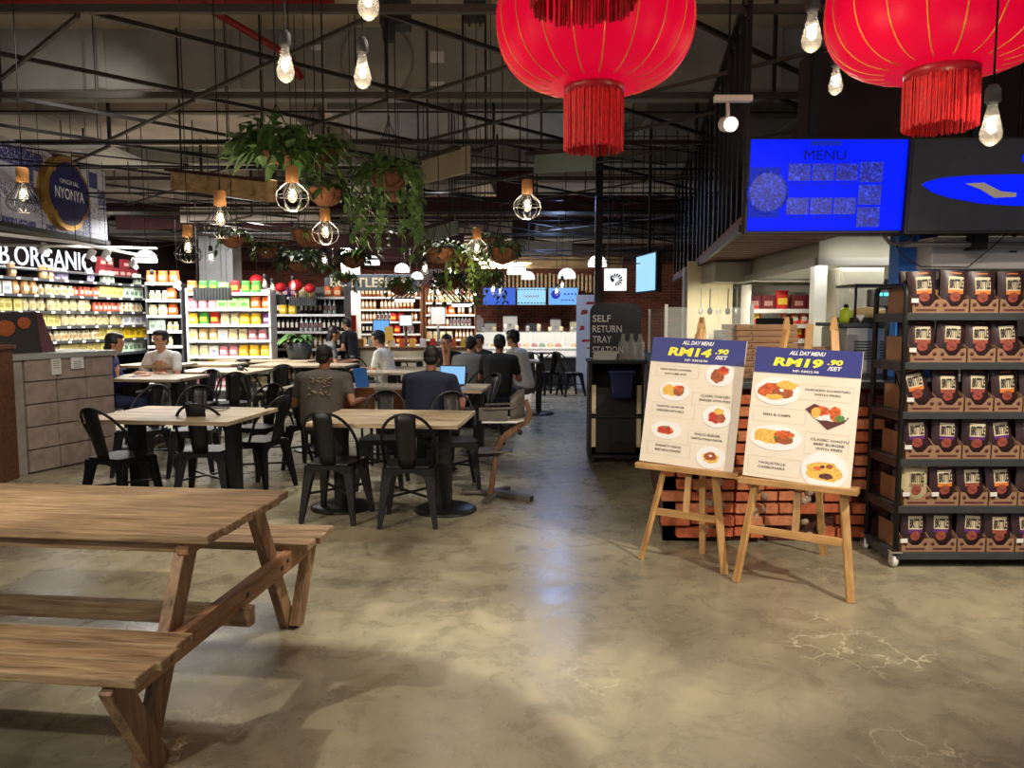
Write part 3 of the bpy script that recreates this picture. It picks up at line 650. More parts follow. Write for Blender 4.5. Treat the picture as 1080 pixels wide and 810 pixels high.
# small red paper lanterns over the wine aisle
for i, (px, py, r) in enumerate(((271, 296, .13), (296, 303, .1), (312, 301, .13), (327, 304, .1))):
    c = Q(px, py, 14.0); t = thing('small_paper_lantern', 'small red paper lantern over the wine aisle, %s from the left' % ['first', 'second', 'third', 'fourth'][i], 'lantern', c, 0, 'small red lanterns over the wine aisle')
    part('paper_body', MB().ball((0, 0, 0), (r, r, r*.85), 14, 8), 'tassel', t); part('hanging_cord', MB().tube([(0, 0, r*.8), (0, 0, 4.4-c.z)], .004, 4), 'black', t)
    part('tail', MB().lathe([(.0, -r*1.9), (.02, -r*1.8), (.015, -r*.8)], n=6), 'gold', t)
# bottle shop sign
c = Q(392, 298, 16.1); t = thing('bottle_shop_sign', 'long grey board sign with pale letters reading BOTTLESHOP', 'sign', c)
part('board', MB().box((0, 0, 0), (1.95, .06, .34)), 'dark', t, .004, label='grey sign board'); bpy.data.objects[t.children[0].name].data.materials[0] = flat('slate_sign', S(88, 96, 104), .7)
text('BOTTLESHOP', 1.7, .2, (0, -.04, 0), 'labelcream', t, 0, .02); part('hanging_wire', MB().tube([(-.8, 0, .17), (-.8, 0, 4.4-c.z)], .008, 4).tube([(.8, 0, .17), (.8, 0, 4.4-c.z)], .008, 4), 'black', t)
# black slanted slat frame (V shaped) with strip lights
t = thing('slanted_slat_frame', 'black slanted slat frame forming a peak above the bottle shelves', 'frame', (0, 16.5, 0))
pk = Q(455, 284, 16.5); l0 = Q(418, 318, 16.5); r0 = Q(487, 318, 16.5)
for (e, nm) in ((l0, 'left'), (r0, 'right')):
    b = MB()
    for i in range(5): o_ = V(((i-2)*.09, -16.5+.0, 0)); b.bar(pk+o_, e+o_, .03, .03)
    part('slat_bank', b, 'black', t)
for (px, py, lb) in ((427, 317, 'long bright strip light under the left leg of the slanted frame'), (487, 322, 'bright strip light under the right leg of the slanted frame')):
    c = Q(px, py, 16.4); s_ = thing('strip_light', lb, 'light', c)
    part('lens', MB().box((0, 0, 0), (.4, .06, .06)), 'tube', s_); part('housing', MB().box((0, 0, .05), (.44, .09, .04)).tube([(0, 0, .05), (0, 0, 4.4-c.z)], .006, 4), 'black', s_)
# ceiling track rails with small spots over the market
t = thing('lighting_track', 'white lighting track running over the long black shelf run', 'lighting track', (0, 0, 0))
pts = [Q(-10, 246, 7.6), Q(80, 256, 9.0), Q(160, 272, 11)]
part('rail', MB().tube(pts, .02, 6).tube([Q(-10, 258, 9), Q(165, 262, 12)], .02, 6), 'white', t)
part('drop_rod', MB().tube([pts[1], (pts[1].x, pts[1].y, 4.4)], .004, 5), 'black', t)
for i, (px, py, Y) in enumerate(((46, 262, 8.6), (96, 268, 9.4), (112, 268, 9.7), (141, 277, 10.4), (187, 300, 12.3))):
    c = Q(px, py, Y); s_ = thing('track_spot', 'small white track spot over the shelf run, %s from the left' % ['first', 'second', 'third', 'fourth', 'fifth'][i], 'light', c)
    part('can', MB().lathe([(.03, .06), (.045, .05), (.045, -.06), (.035, -.065)], n=10, rot=(0, .5, 0)), 'white', s_); part('stem', MB().tube([(0, 0, .05), (0, 0, 4.4-c.z)], .0035, 5), 'black', s_)
    part('lens', MB().ball((.03, 0, -.06), .03, 8, 6), 'tube', s_)
# white dome pendants
for i, (px, py, r, Y, lb) in enumerate(((154, 271, .13, 9.6, 'white dome pendant hanging at the far end of the long black shelf run'), (392, 275, .16, 15.5, 'white dome pendant hanging behind the trailing basket, leftmost of three'),
        (424, 283, .15, 15.5, 'white dome pendant hanging behind the trailing basket, middle of three'), (440, 291, .12, 15.5, 'white dome pendant hanging behind the trailing basket, rightmost of three'),
        (545, 284, .2, 16, 'ribbed white drum pendant above the far screens, left one'), (557, 291, .15, 17.5, 'smaller ribbed white pendant just right of the left drum pendant'), (598, 289, .19, 17, 'ribbed white drum pendant above the right far screen'), (630, 276, .17, 14, 'ribbed white dome pendant beside the tall dark post'))):
    c = Q(px, py, Y); t = thing('dome_pendant', lb, 'pendant lamp', c)
    b = MB().lathe([(r, -r*.5), (r*1.0, -r*.2), (r*.85, r*.25), (r*.5, r*.55), (r*.12, r*.66), (0, r*.66)], n=18)
    part('lamp_shade', b, 'lampwhite', t); b = MB()
    for k in range(3): b.lathe([(r*1.02, -r*.45+k*r*.3), (r*1.03, -r*.41+k*r*.3), (r*1.02, -r*.37+k*r*.3)], n=18)
    part('shade_ring', b, 'duct', t); part('cord', MB().tube([(0, 0, r*.6), (0, 0, 4.4-c.z)], .006, 4), 'black', t)

# ============================================================ FAR FOOD COUNTER
t = thing('food_counter', 'long white far counter with lit glass display case', 'counter', (.05, 19.2, 0))
part('front_panel', MB().box((0, 0, .42), (4.2, .8, .56)), 'white', t, .01); part('plinth', MB().box((0, -.02, .07), (4.2, .8, .14)), 'blackmat', t)
part('case_floor', MB().box((0, 0, .72), (4.2, .8, .05)), 'steel', t); part('lit_food_tray', MB().box((0, .05, .76), (4.0, .6, .04)).box((0, .34, .95), (4.0, .03, .36)), 'vitrine', t)
g = part('case_glass', MB().box((0, -.36, .94), (4.1, .01, .42)).box((0, 0, 1.155), (4.1, .74, .012)), 'glass', t)
b = MB()
for i in range(6): b.box((-2.05+i*.82, -.37, .94), (.03, .03, .44))
part('case_frame', b, 'white', t)
cols = ['foodO', 'foodY', 'foodR', 'foodG', 'foodY', 'foodO', 'plate', 'foodY', 'foodR', 'foodY']
for i in range(20):
    b = MB().ball((0, 0, .03), (.08, .1, .05), 8, 5); solo('food_tub', b.box((0, 0, .0), (.17, .24, .03)), cols[i % 10], 'heaped tub of food inside the lit glass case of the far counter', 'food', (.05-1.9+i*.2, 19.15, .795), 0, 'tubs of food in the lit display case')
solo('dark_counter_base', MB().box((0, 0, .3), (1.5, .5, .6)).box((0, 0, .615), (1.56, .56, .03)), 'dark', 'low dark bench in front of the far counter, right of the round-based table', 'bench', (1.35, 17.2, 0), 0, bev=.01)
# back bar with brick splashback and machines
t = thing('back_bar', 'steel back bar with shelf below the far screens', 'counter', (.4, 21.4, 0))
part('cabinet', MB().box((0, 0, .5), (4.4, .6, 1.0)), 'steel', t, .01); part('worktop', MB().box((0, -.02, 1.02), (4.5, .7, .04)), 'steel', t)
for i, (x, w_, h_, mt, lb) in enumerate(((-1.9, .3, .42, 'white', 'white jug machine on the far back bar, left end'), (-1.0, .34, .3, 'steel', 'steel machine on the far back bar under the left screen'), (-.45, .4, .5, 'white', 'white upright machine on the far back bar beside the brick panel'),
      (.2, .5, .25, 'dark', 'low dark machine on the far back bar'), (.8, .3, .4, 'steel', 'steel drinks machine on the far back bar'), (1.35, .3, .34, 'cream', 'cream dispenser on the far back bar, right end'))):
    m_ = thing('counter_machine', lb, 'machine', (.4+x, 21.35, 1.04)); part('body', MB().box((0, 0, h_/2), (w_, .3, h_)), mt, m_, .02); part('lid', MB().box((0, 0, h_+.02), (w_*.8, .25, .04)), 'dark', m_); part('tap', MB().tube([(0, -.15, h_*.6), (0, -.2, h_*.6), (0, -.2, h_*.4)], .01, 5), 'chrome', m_)
for i, (px, w_, lb) in enumerate(((600, .5, 'white'), (575, .3, 'white'))):
    pass
for i in range(14):
    x = -1.9+i*.28; hh = random.uniform(.1, .2)
    solo('counter_container', MB().lathe([(.045, 0), (.055, hh*.8), (.04, hh)], n=8), random.choice(['white', 'cream', 'steel', 'labelcream']), 'small pale container standing on top of the far glass display case', 'container', (.05+x, 19.25, 1.162), 0, 'containers on the far display case')
b = MB()
for i in range(26): b.box((-1.35+i*.108, random.uniform(-.02, .02), 2.42+random.uniform(-.03, .03)), (.05, .03, .46))
t = thing('wood_slat_valance', 'row of upright wooden slats hung above the far screens', 'slat panel', (.95, 20.6, 0)); part('slat', b, 'timber', t, kind='stuff'); part('back_board', MB().box((0, .05, 2.42), (2.9, .03, .4)), 'darkwall', t); [part('hanger_rod', MB().tube([(xx, 0, 2.6), (xx, 0, 4.4)], .012, 5), 'black', t) for xx in (-1.2, 1.2)]
# three far screens
for (px0, px1, mt, kind, lb) in ((509, 544, 'screenblue', 0, 'royal blue menu screen over the far counter, leftmost of three'), (545, 576, 'screenpale2', 1, 'pale cyan menu screen over the far counter, middle of three'), (578, 610, 'screenpale', 2, 'light blue menu screen over the far counter, rightmost of three')):
    a = Q(px0, 303, 20.3); b_ = Q(px1, 322, 20.3); W_ = b_.x-a.x; H_ = a.z-b_.z
    t = thing('menu_screen', lb, 'screen', ((a.x+b_.x)/2, 20.3, (a.z+b_.z)/2))
    part('casing', MB().box((0, .03, 0), (W_, .06, H_)), 'blackmat', t, .005); part('lit_panel', MB().box((0, -.004, 0), (W_-.03, .006, H_-.03)), mt, t)
    b = MB()
    if kind == 1:
        for i in range(9): b.box((-.34+i*.085, -.009, H_/2-.06), (.05, .003, .03)).box((-.34+i*.085, -.009, -H_/2+.06), (.05, .003, .03))
        part('menu_print', b, 'navy', t); part('red_script_mark', MB().tube([(-.2+.02*k, -.012, .03*math.sin(k*1.7)) for k in range(21)], .008, 4), 'foodR', t)
    elif kind == 2:
        b.lathe([(.1, 0), (.12, .003)], (-.2, -.01, .05), 16, rot=(PI/2, 0, 0))
        for i in range(4): b.box((.05+i*.09, -.009, .06), (.05, .003, .04)).box((-.02+i*.09, -.009, -.1), (.05, .003, .03))
        part('menu_print', b, 'bluemid', t)
    part('wall_bracket', MB().bar((0, .06, 0), (0, .5, 0), .05, .05).bar((0, .5, 0), (0, .5, 2.3), .05, .05), 'black', t)
# white banner with red marks
c = Q(621, 338, 15.5); t = thing('roll_up_banner', 'tall white banner with red markings behind the tray return board', 'banner', (c.x, 15.5, 0))
part('fabric', MB().box((0, 0, 1.02), (.5, .01, 1.9)), 'white', t); part('foot', MB().box((0, 0, .04), (.55, .2, .08)), 'silver', t)
for i, (x, z, w_, h_) in enumerate(((.08, 1.8, .3, .06), (-.1, 1.62, .14, .1), (.12, 1.45, .12, .08), (-.14, 1.3, .1, .1), (.0, 1.05, .3, .05), (.05, .9, .2, .04))):
    part('red_mark', MB().prism([(x-w_/2, z-h_/2), (x+w_/2, z-h_/2+.02), (x+w_/2, z+h_/2), (x-w_/2+.03, z+h_/2)], -.009, -.006), 'foodR', t)
# lit square sign with dark bird wheel
c = Q(649, 295, 12.4); t = thing('lit_square_sign', 'square glowing white sign with a dark feathered bird emblem', 'sign', c)
part('light_box', MB().box((0, 0, 0), (.35, .08, .35)), 'peasign', t, .006)
b = MB()
for k in range(9):
    a = -1.6+k*.5; r0, r1 = .035, .09
    b.prism([(r0*math.cos(a-.12)+.01, r0*math.sin(a-.12)), (r1*math.cos(a-.17)+.01, r1*math.sin(a-.17)), (r1*1.12*math.cos(a)+.01, r1*1.12*math.sin(a)), (r1*math.cos(a+.17)+.01, r1*math.sin(a+.17)), (r0*math.cos(a+.12)+.01, r0*math.sin(a+.12))], -.046, -.042)
b.prism([(-.03, -.03), (-.02, .0), (-.06, .03), (-.075, .07), (-.09, .055), (-.085, .0), (-.06, -.04)], -.046, -.042)
part('bird_emblem', b, 'navy', t); part('hanging_rod', MB().tube([(-.12, 0, .17), (-.12, 0, 4.4-c.z)], .006, 4).tube([(.12, 0, .17), (.12, 0, 4.4-c.z)], .006, 4), 'black', t)
# two ceiling-hung screens seen almost edge-on over the aisle
c = Q(681, 288, 9.8); t = thing('aisle_screen', 'cyan lit screen hung edge-on over the aisle beside the square sign', 'screen', c, .0)
part('casing', MB().box((.04, 0, 0), (.07, .85, .5), (0, 0, .12)), 'blackmat', t, .006); part('lit_panel', MB().box((-.004, 0, 0), (.01, .8, .45), (0, 0, .12)), 'screenpale2', t)
part('ceiling_bracket', MB().tube([(.04, 0, .25), (.04, 0, 4.4-c.z)], .02, 6), 'black', t)

# ============================================================ RIGHT: KITCHEN
KB = 8.7
K = [(1.02, 5.16), (6.5, 5.16), (6.5, 5.6), (1.5, 5.6)]
fr = thing('brick_counter', 'long kitchen counter faced in dark brick with a ragged left corner', 'counter', (0, 0, 0))
part('front_wall', MB().prism([(1.04, 5.2), (6.5, 5.2), (6.5, 5.42), (1.08, 5.42)], 0, 1.06, 'xy'), 'darkbrick', fr)
part('side_wall', MB().prism([(1.04, 5.2), (1.3, 5.2), (1.95, 9.8), (1.7, 9.8)], 0, 1.058, 'xy'), 'sidebrick', fr)
part('counter_top', MB().prism([(.99, 5.12), (6.5, 5.12), (6.5, 5.85), (1.55, 5.85), (2.1, 9.85), (1.66, 9.85)], 1.06, 1.11, 'xy'), 'dark', fr, .006)
# projecting bricks and rubble pockets
random.seed(11)
z = .04; row = 0
bm_ = [MB(), MB()]; rub = MB()
while z < 1.0:
    x = 1.02 + (0 if row % 2 else .1)
    while x < 2.36:
        bw_ = .2 if random.random() > .25 else .1
        pocket = (1.32 < x < 1.42) or (1.62 < x < 1.70 and row % 2) or (1.98 < x < 2.1 and random.random() < .7)
        if not pocket and random.random() > .06:
            pr = random.uniform(.02, .07)
            k = random.random() < .45
            bm_[k].box((x+bw_/2, 5.2-pr/2, z+.032), (bw_-.014, pr+.02, .062), (0, 0, random.uniform(-.04, .04)))
        x += bw_
    z += .083; row += 1
part('projecting_bricks', bm_[0], 'brickA', fr, .004, kind='stuff'); part('projecting_bricks', bm_[1], 'brickB', fr, .004, kind='stuff', label='paler orange projecting bricks')
for (x, w_) in ((1.36, .07), (1.69, .06), (2.06, .08)):
    for k in range(26): rub.ball((x+random.uniform(-w_, w_), 5.165, random.uniform(.02, 1.0)), (random.uniform(.02, .05), .035, random.uniform(.02, .05)), 6, 4, (random.random()*3, 0, random.random()*3))
part('mortar_rubble', rub, 'rubble', fr, kind='stuff')
bpy.context.view_layer.update()

# kitchen shell
struct('wall_kitchen', MB().box((5.15, KB+.1, 1.02), (6.1, .12, 2.04)), 'steel2')
struct('trim_10', MB().prism([(1.95, KB+.04), (2.0, KB+.04), (2.0, KB+.16), (1.95, KB+.16)], 0, 2.1, 'xy'), 'steel')
# tiled pale patch
brick('white_tiles', S(214, 206, 176), S(206, 198, 168), S(160, 150, 126), swap='xz', bw=.2, rh=.1); M['ktile'] = MATS['white_tiles']
solo('tiled_splashback', MB().box((0, 0, 0), (1.5, .03, 1.1)), 'ktile', 'cream tiled splashback at the back of the kitchen', 'tiles', (3.35, KB-.0, 1.75))
solo('pass_through_panel', MB().box((0, 0, .0), (.5, .04, 1.3)).box((.1, -.02, .2), (.02, .02, .9)), 'cream', 'pale cream lit wall panel at the left back of the kitchen', 'panel', (2.2, KB-.1, 1.5))
# red pack shelf seen through the kitchen
gondola('red_pack_shelf', 'chiller of red packs seen through the back of the kitchen', (2.92, 8.35, .8), 0, .78, [.34, .5, .66, .82], 'white', [['bright_red', 'pink'], ['red', 'bright_red'], ['bright_red', 'coral'], ['red', 'bright_red', 'red']], 'kitchen chiller', .95, D=.26, bh=1.08)
# clutter on the back kitchen shelf
t = thing('wall_shelf', 'steel wall shelf at the back left of the kitchen holding pans', 'shelf', (2.35, 8.5, 1.22)); part('board', MB().box((0, 0, 0), (.7, .3, .02)), 'steel', t); [part('bracket', MB().box((x, .1, -.06), (.02, .1, .12)), 'steel', t) for x in (-.3, .3)]
for k, (x, r, h, mt, lb) in enumerate(((-.25, .09, .12, 'steel', 'small steel pan left on the kitchen wall shelf'), (-.02, .11, .16, 'dark', 'black stock pot middle of the kitchen wall shelf'), (.22, .08, .2, 'bluecol', 'blue plastic jug right on the kitchen wall shelf'))):
    p_ = thing('cooking_pot', lb, 'pot', (2.35+x, 8.46, 1.231)); part('pot_body', MB().lathe([(0, 0), (r, 0), (r, h), (r-.008, h), (r-.008, .01), (0, .01)], n=16), mt, p_); part('handle', MB().tube([(r, 0, h*.7), (r+.05, 0, h*.7), (r+.05, 0, h*.4), (r, 0, h*.4)], .006, 5), mt, p_)
for k in range(5):
    solo('hanging_utensil', MB().tube([(0, 0, 0), (0, 0, -.22)], .006, 5).ball((0, 0, -.25), (.03, .012, .04), 8, 5), ['steel', 'dark'][k % 2], 'kitchen utensil hanging at the back of the kitchen, %s from the left' % ['first', 'second', 'third', 'fourth', 'fifth'][k], 'utensil', (2.1+k*.1, 8.58, 1.85))
t = thing('utensil_rail', 'steel rail carrying the hanging kitchen utensils', 'rail', (2.3, 8.6, 1.86)); part('rail_bar', MB().tube([(-.3, 0, 0), (.3, 0, 0)], .008, 6).box((-.3, .04, 0), (.02, .1, .02)).box((.3, .04, 0), (.02, .1, .02)), 'steel', t)
# hoods
def prism3(b, ptsl, ptsr):
    n_ = len(ptsl); b.add(list(ptsl)+list(ptsr), [tuple(range(n_)), tuple(range(2*n_-1, n_-1, -1))]+[(i, n_+i, n_+(i+1) % n_, (i+1) % n_) for i in range(n_)]); return b
t = thing('extractor_hood', 'large steel extractor hood over the right side of the kitchen', 'hood', (0, 0, 0))
pr = [(6.2, 1.98), (6.2, 2.75), (8.3, 2.75), (8.3, 1.92), (8.15, 1.92)]
part('canopy', MB().add([(2.45, a, b) for a, b in pr]+[(5.4, a, b) for a, b in pr], [(0, 1, 2, 3, 4), (9, 8, 7, 6, 5), (0, 5, 6, 1), (1, 6, 7, 2), (2, 7, 8, 3)]), 'steel2', t)
part('rim', MB().bar((2.43, 6.18, 1.98), (5.4, 6.18, 1.98), .05, .06).bar((2.43, 6.18, 1.98), (2.43, 8.3, 1.92), .05, .06), 'steel', t)
part('baffle_filter', MB().box((3.9, 7.9, 2.06), (2.9, .04, .3), (.6, 0, 0)).box((3.9, 7.2, 2.3), (2.9, 1.6, .02)), 'steel2', t)
part('hood_lamp', MB().box((3.5, 7.0, 2.26), (.5, .1, .04)), 'tube', t)
part('ceiling_strap', MB().tube([(2.6, 6.4, 2.75), (2.6, 6.4, 4.4)], .015, 5).tube([(5.2, 6.4, 2.75), (5.2, 6.4, 4.4)], .015, 5), 'black', t)
t = thing('extractor_hood', 'smaller steel hood at the left back of the kitchen over the red packs', 'hood', (0, 0, 0))
part('canopy', MB().add([(2.1, 8.0, 1.9), (2.1, 8.0, 2.1), (2.1, 8.6, 2.45), (2.1, 8.6, 1.9), (3.35, 8.0, 1.9), (3.35, 8.0, 2.1), (3.35, 8.6, 2.45), (3.35, 8.6, 1.9)], [(0, 1, 2, 3), (7, 6, 5, 4), (0, 4, 5, 1), (1, 5, 6, 2), (0, 3, 7, 4)]), 'steel2', t)
part('hood_lamp', MB().box((2.7, 7.99, 2.0), (.28, .02, .03)), 'tube', t); part('ceiling_strap', MB().tube([(2.3, 8.3, 2.2), (2.3, 8.3, 4.4)], .015, 5), 'black', t)
# steel uprights and tall fridge
solo('steel_pillar', MB().box((0, 0, 1.2), (.12, .12, 2.4)).box((0, -.02, 1.1), (.2, .14, .3)), 'steel', 'slim steel pillar between the red packs and the black doorway sheet', 'pillar', (2.93, 7.4, 0), bev=.004)
t = thing('upright_fridge', 'tall steel fridge door behind the second easel', 'fridge', (3.3, 7.6, 0)); part('body', MB().box((0, 0, 1.0), (.42, .6, 2.0)), 'steel2', t, .01); part('door', MB().box((0, -.31, 1.05), (.38, .03, 1.85)), 'steel2', t, .006); part('door_handle', MB().tube([(.15, -.35, .9), (.15, -.35, 1.3)], .012, 6), 'chrome', t)
solo('doorway_dark_sheet', MB().box((0, 0, 1.0), (.3, .04, 2.0)), 'blackmat', 'black sheet standing in for the dark of a doorway between steel pillar and fridge', 'doorway', (3.4, 8.35, 0))  # flat black sheet painted as the dark inside an open doorway
# countertop steel oven
t = thing('steel_oven', 'steel vented oven unit on the right of the kitchen counter', 'oven', (2.82, 6.2, 0))
part('body', MB().box((0, 0, .73), (.46, .5, 1.46)), 'steel', t, .01); b = MB()
for k in range(7): b.box((-.1, -.255, 1.22+k*.022), (.14, .01, .008)).box((.1, -.255, 1.22+k*.022), (.14, .01, .008))
part('vent_slots', b, 'dark', t); part('top_tray', MB().box((0, 0, 1.48), (.54, .54, .03)), 'dark', t)
t = thing('glass_food_warmer', 'glass sided food warmer standing on the steel oven', 'food warmer', (2.86, 6.15, 1.495))
part('base', MB().box((0, 0, .02), (.42, .36, .04)), 'blackmat', t); part('glass_case', MB().box((0, 0, .16), (.40, .34, .24)), 'glass', t); part('frame', MB().box((0, 0, .29), (.42, .36, .02)).box((-.2, -.17, .16), (.015, .015, .26)).box((.2, -.17, .16), (.015, .015, .26)), 'black', t)
part('food_heap', MB().ball((-.05, 0, .07), (.13, .1, .06), 8, 6).ball((.1, 0, .06), (.08, .1, .05), 8, 6), 'foodY', t)
t = thing('squeeze_bottle', 'lime green bottle standing left of the glass food warmer', 'bottle', (2.64, 6.1, 1.495)); part('body', MB().lathe([(.045, 0), (.05, .03), (.05, .09), (.02, .12)], n=12), 'leafC', t); t.children[0].data.materials[0] = flat('lime_bottle', S(190, 220, 40), .4); part('cap', MB().lathe([(.02, .115), (.02, .14), (.0, .15)], n=10), 'black', t)
solo('white_cup', MB().lathe([(.03, 0), (.04, .06), (.036, .06), (.028, .004)], n=12), 'white', 'small white cup in front of the lime green bottle', 'cup', (2.70, 6.0, 1.495))
solo('stacked_tubs', MB().lathe([(.1, 0), (.11, .1), (.1, .1), (.11, .2), (.1, .2), (.11, .3), (.1, .31)], n=16), 'cream', 'stack of cream tubs beside the tiled splashback', 'tubs', (2.9, 7.5, 1.1)); bpy.data.objects['stacked_tubs'].location = (3.05, 6.9, 1.2)
t = thing('kitchen_bench', 'steel work bench in the middle of the kitchen behind the pizza boxes', 'bench', (2.75, 7.0, 0)); part('bench_top', MB().box((0, 0, 1.18), (1.4, .5, .04)), 'steel', t); part('cabinet', MB().box((0, 0, .58), (1.3, .44, 1.16)), 'steel2', t)
t = thing('tablet_stand', 'black screen back on the kitchen bench near the red packs', 'screen', (2.3, 6.75, 1.2)); part('panel', MB().box((0, 0, .2), (.32, .03, .26)), 'blackmat', t, .005); part('foot', MB().box((0, .03, .02), (.16, .12, .04)).box((0, .02, .06), (.04, .02, .1)), 'blackmat', t)
# pizza boxes and papers on the counter
for k in range(9):
    c_ = V((1.78+random.uniform(-.01, .01), 5.55, 1.112+k*.042)); b = thing('pizza_box', 'flat brown cardboard pizza box behind the easels, number %s up the stack' % ['bottom', 'one', 'two', 'three', 'four', 'five', 'six', 'seven', 'top'][k] if False else 'flat brown pizza box behind the second easel, %s of its stack' % ['lowest', 'second lowest', 'third from the bottom', 'fourth from the bottom', 'middle', 'fourth from the top', 'third from the top', 'second highest', 'topmost'][k], 'box', c_, random.uniform(-.02, .02), 'stack of pizza boxes')
    part('carton', MB().box((0, 0, .02), (.42, .4, .038)), 'kraft', b, .003); part('lid_flap', MB().box((0, -.202, .025), (.40, .004, .022)), 'kraft', b); part('vent_hole', MB().lathe([(.006, 0), (.006, .003)], (-.11, -.206, .024), 8, rot=(PI/2, 0, 0)).lathe([(.006, 0), (.006, .003)], (.11, -.206, .024), 8, rot=(PI/2, 0, 0)), 'print', b)
for k in range(7):
    solo('paper_stack', MB().box((0, 0, .011), (.3, .3, .02)).box((.01, 0, .024), (.28, .28, .006)), 'white', 'flat stack of white takeaway trays behind the first easel, %s layer' % ['lowest', 'second', 'third', 'fourth', 'fifth', 'sixth', 'topmost'][k], 'trays', (1.32+random.uniform(-.01, .01), 5.6, 1.225+k*.03 if False else 1.111+k*.028), random.uniform(-.06, .06), 'stack of white takeaway trays', .002)
solo('open_carton', MB().box((0, 0, .1), (.26, .3, .2)).box((0, -.2, .2), (.26, .1, .01), (.4, 0, 0)), 'kraft', 'plain brown carton right of the pizza box stack', 'box', (2.14, 5.6, 1.11), .1, bev=.003)
# glass screen on the counter
t = thing('counter_glass_screen', 'clear glass screen standing on the left end of the kitchen counter', 'glass screen', (0, 0, 1.11))
part('glass_pane', MB().bar((1.08, 5.4, .25), (1.7, 5.4, .25), .01, .5).bar((1.08, 5.45, .25), (1.66, 9.3, .25), .01, .5), 'glass', t); part('post', MB().box((1.08, 5.4, .26), (.02, .02, .52)).box((1.68, 5.4, .26), (.02, .02, .52)).box((1.64, 9.2, .26), (.02, .02, .52)), 'steel', t)
# blue column, white duct box, cyan display
solo('blue_column', MB().box((0, 0, 1.15), (.27, .14, 2.3)).box((.0, -.08, 1.15), (.02, .02, 2.3)), 'bluecol', 'bright blue painted column left of the snack rack', 'column', (2.90, 5.62, 0))
t = thing('white_air_unit', 'long white boxed unit hung under the screens above the snack rack', 'air unit', (3.25, 5.5, 1.93)); part('casing', MB().box((0, 0, .05), (.72, .3, .22)), 'white', t, .01); part('screw_slot', MB().box((-.12, -.152, .07), (.04, .004, .01)).box((.2, -.152, .06), (.05, .004, .012)), 'print', t); part('hanging_rod', MB().tube([(-.3, 0, .15), (-.3, 0, 2.47)], .012, 5).tube([(.3, 0, .15), (.3, 0, 2.47)], .012, 5), 'steelbar', t)
t = thing('till_display', 'dark till display with cyan digits peeping over the left end of the snack rack', 'display', (2.58, 5.3, 1.11)); part('pole', MB().tube([(0, 0, 0), (0, 0, .5)], .015, 6), 'dark', t); part('housing', MB().box((0, 0, .56), (.26, .08, .12), (0, 0, -.1)), 'dark', t, .01)
b = MB()
for k in range(4): b.box((-.08+k*.045, -.045+k*-.004, .585), (.036, .004, .02))
part('digits', b, 'cyan', t)
t = thing('screen_pipe', 'steel cross pipe with clamps below the right hand menu screen', 'pipe', (0, 0, 0)); part('pipe', MB().tube([(2.6, 5.25, 2.03), (3.6, 5.25, 2.03)], .018, 8), 'steel', t); part('clamp', MB().box((3.14, 5.25, 2.05), (.09, .1, .12)).tube([(3.14, 5.25, 2.05), (3.14, 5.3, 2.2)], .02, 6), 'steelbar', t)
solo('hanging_cable_loop', MB().tube([Q(930, 246, 5.2), Q(938, 256, 5.2), Q(950, 259, 5.2), Q(960, 254, 5.2), Q(963, 246, 5.2)], .012, 6), 'duct', 'grey cable loop sagging below the gap between the two menu screens', 'cable')
solo('hanging_cable', MB().tube([Q(940, 248, 5.2), Q(950, 268, 5.2), Q(970, 281, 5.2), Q(1020, 282, 5.2), Q(1045, 262, 5.2), Q(1062, 246, 5.2)], .004, 5), 'black', 'thin black cable drooping in front of the white boxed unit', 'cable')

# soffit with dark slats and the upright balusters above it
zs = 2.12
edge = [V((1.5, 5.1, zs)), V((1.78, 6.8, zs)), V((2.2, 9.4, zs)), V((2.6, 12.5, zs))]
inner = [V((6.5, 5.1, zs)), V((2.5, 6.1, zs)), V((2.45, 9.4, zs)), V((2.75, 12.5, zs))]
t = thing('slatted_soffit', 'dark red slatted canopy jutting over the kitchen counter', 'canopy', (0, 0, 0))
b = MB()
polyx = [(1.5, 5.1), (6.5, 5.1), (6.5, 5.75), (2.35, 5.75), (2.42, 6.9), (2.5, 9.4), (2.8, 12.5), (2.6, 12.5), (2.2, 9.4), (1.78, 6.8)]
part('soffit_board', MB().prism(polyx, zs+.02, zs+.08, 'xy'), 'slat', t)
b = MB()
for i in range(18):
    yy = 5.15+i*.2; xl = 1.5+(yy-5.1)*.165; xr = 6.4 if yy < 5.7 else 2.36+(yy-5.7)*.03
    b.box(((xl+xr)/2, yy, zs+.01), (xr-xl, .15, .02))
part('slat', b, 'slat', t); part('fascia', MB().bar(edge[0], edge[1], .03, .05).bar(edge[1], edge[2], .03, .05).bar(edge[2], edge[3], .03, .05), 'black', t)
t = thing('baluster_screen', 'row of tall black upright bars above the kitchen canopy edge', 'railing', (0, 0, 0))
for i in range(17):
    f = i/16; p_ = edge[0].lerp(edge[1], f*3) if f < 1/3 else (edge[1].lerp(edge[2], f*3-1) if f < 2/3 else edge[2].lerp(edge[3], f*3-2))
    part('bar', MB().box((p_.x+.02, p_.y, zs+.75), (.03, .035, 1.4)), 'black', t)
part('top_rail', MB().bar(edge[0]+V((0, 0, 1.45)), edge[2]+V((0, 0, 1.45)), .04, .04).bar(edge[2]+V((0, 0, 1.45)), edge[3]+V((0, 0, 1.45)), .04, .04), 'black', t)
part('hanger_rod', MB().tube([edge[0]+V((0, 0, 1.4)), (1.5, 5.1, 4.4)], .02, 6), 'black', t); part('hanger_rod', MB().tube([edge[2]+V((0, 0, 1.4)), (2.2, 9.4, 4.4)], .02, 6), 'black', t)
solo('dark_bulkhead', MB().box((0, 0, 0), (5.0, .2, 1.2)).box((0, -.06, -.55), (5, .1, .08)), 'darkwall', 'dark bulkhead wall behind the blue menu screens', 'bulkhead', (4.6, 5.7, 2.8))
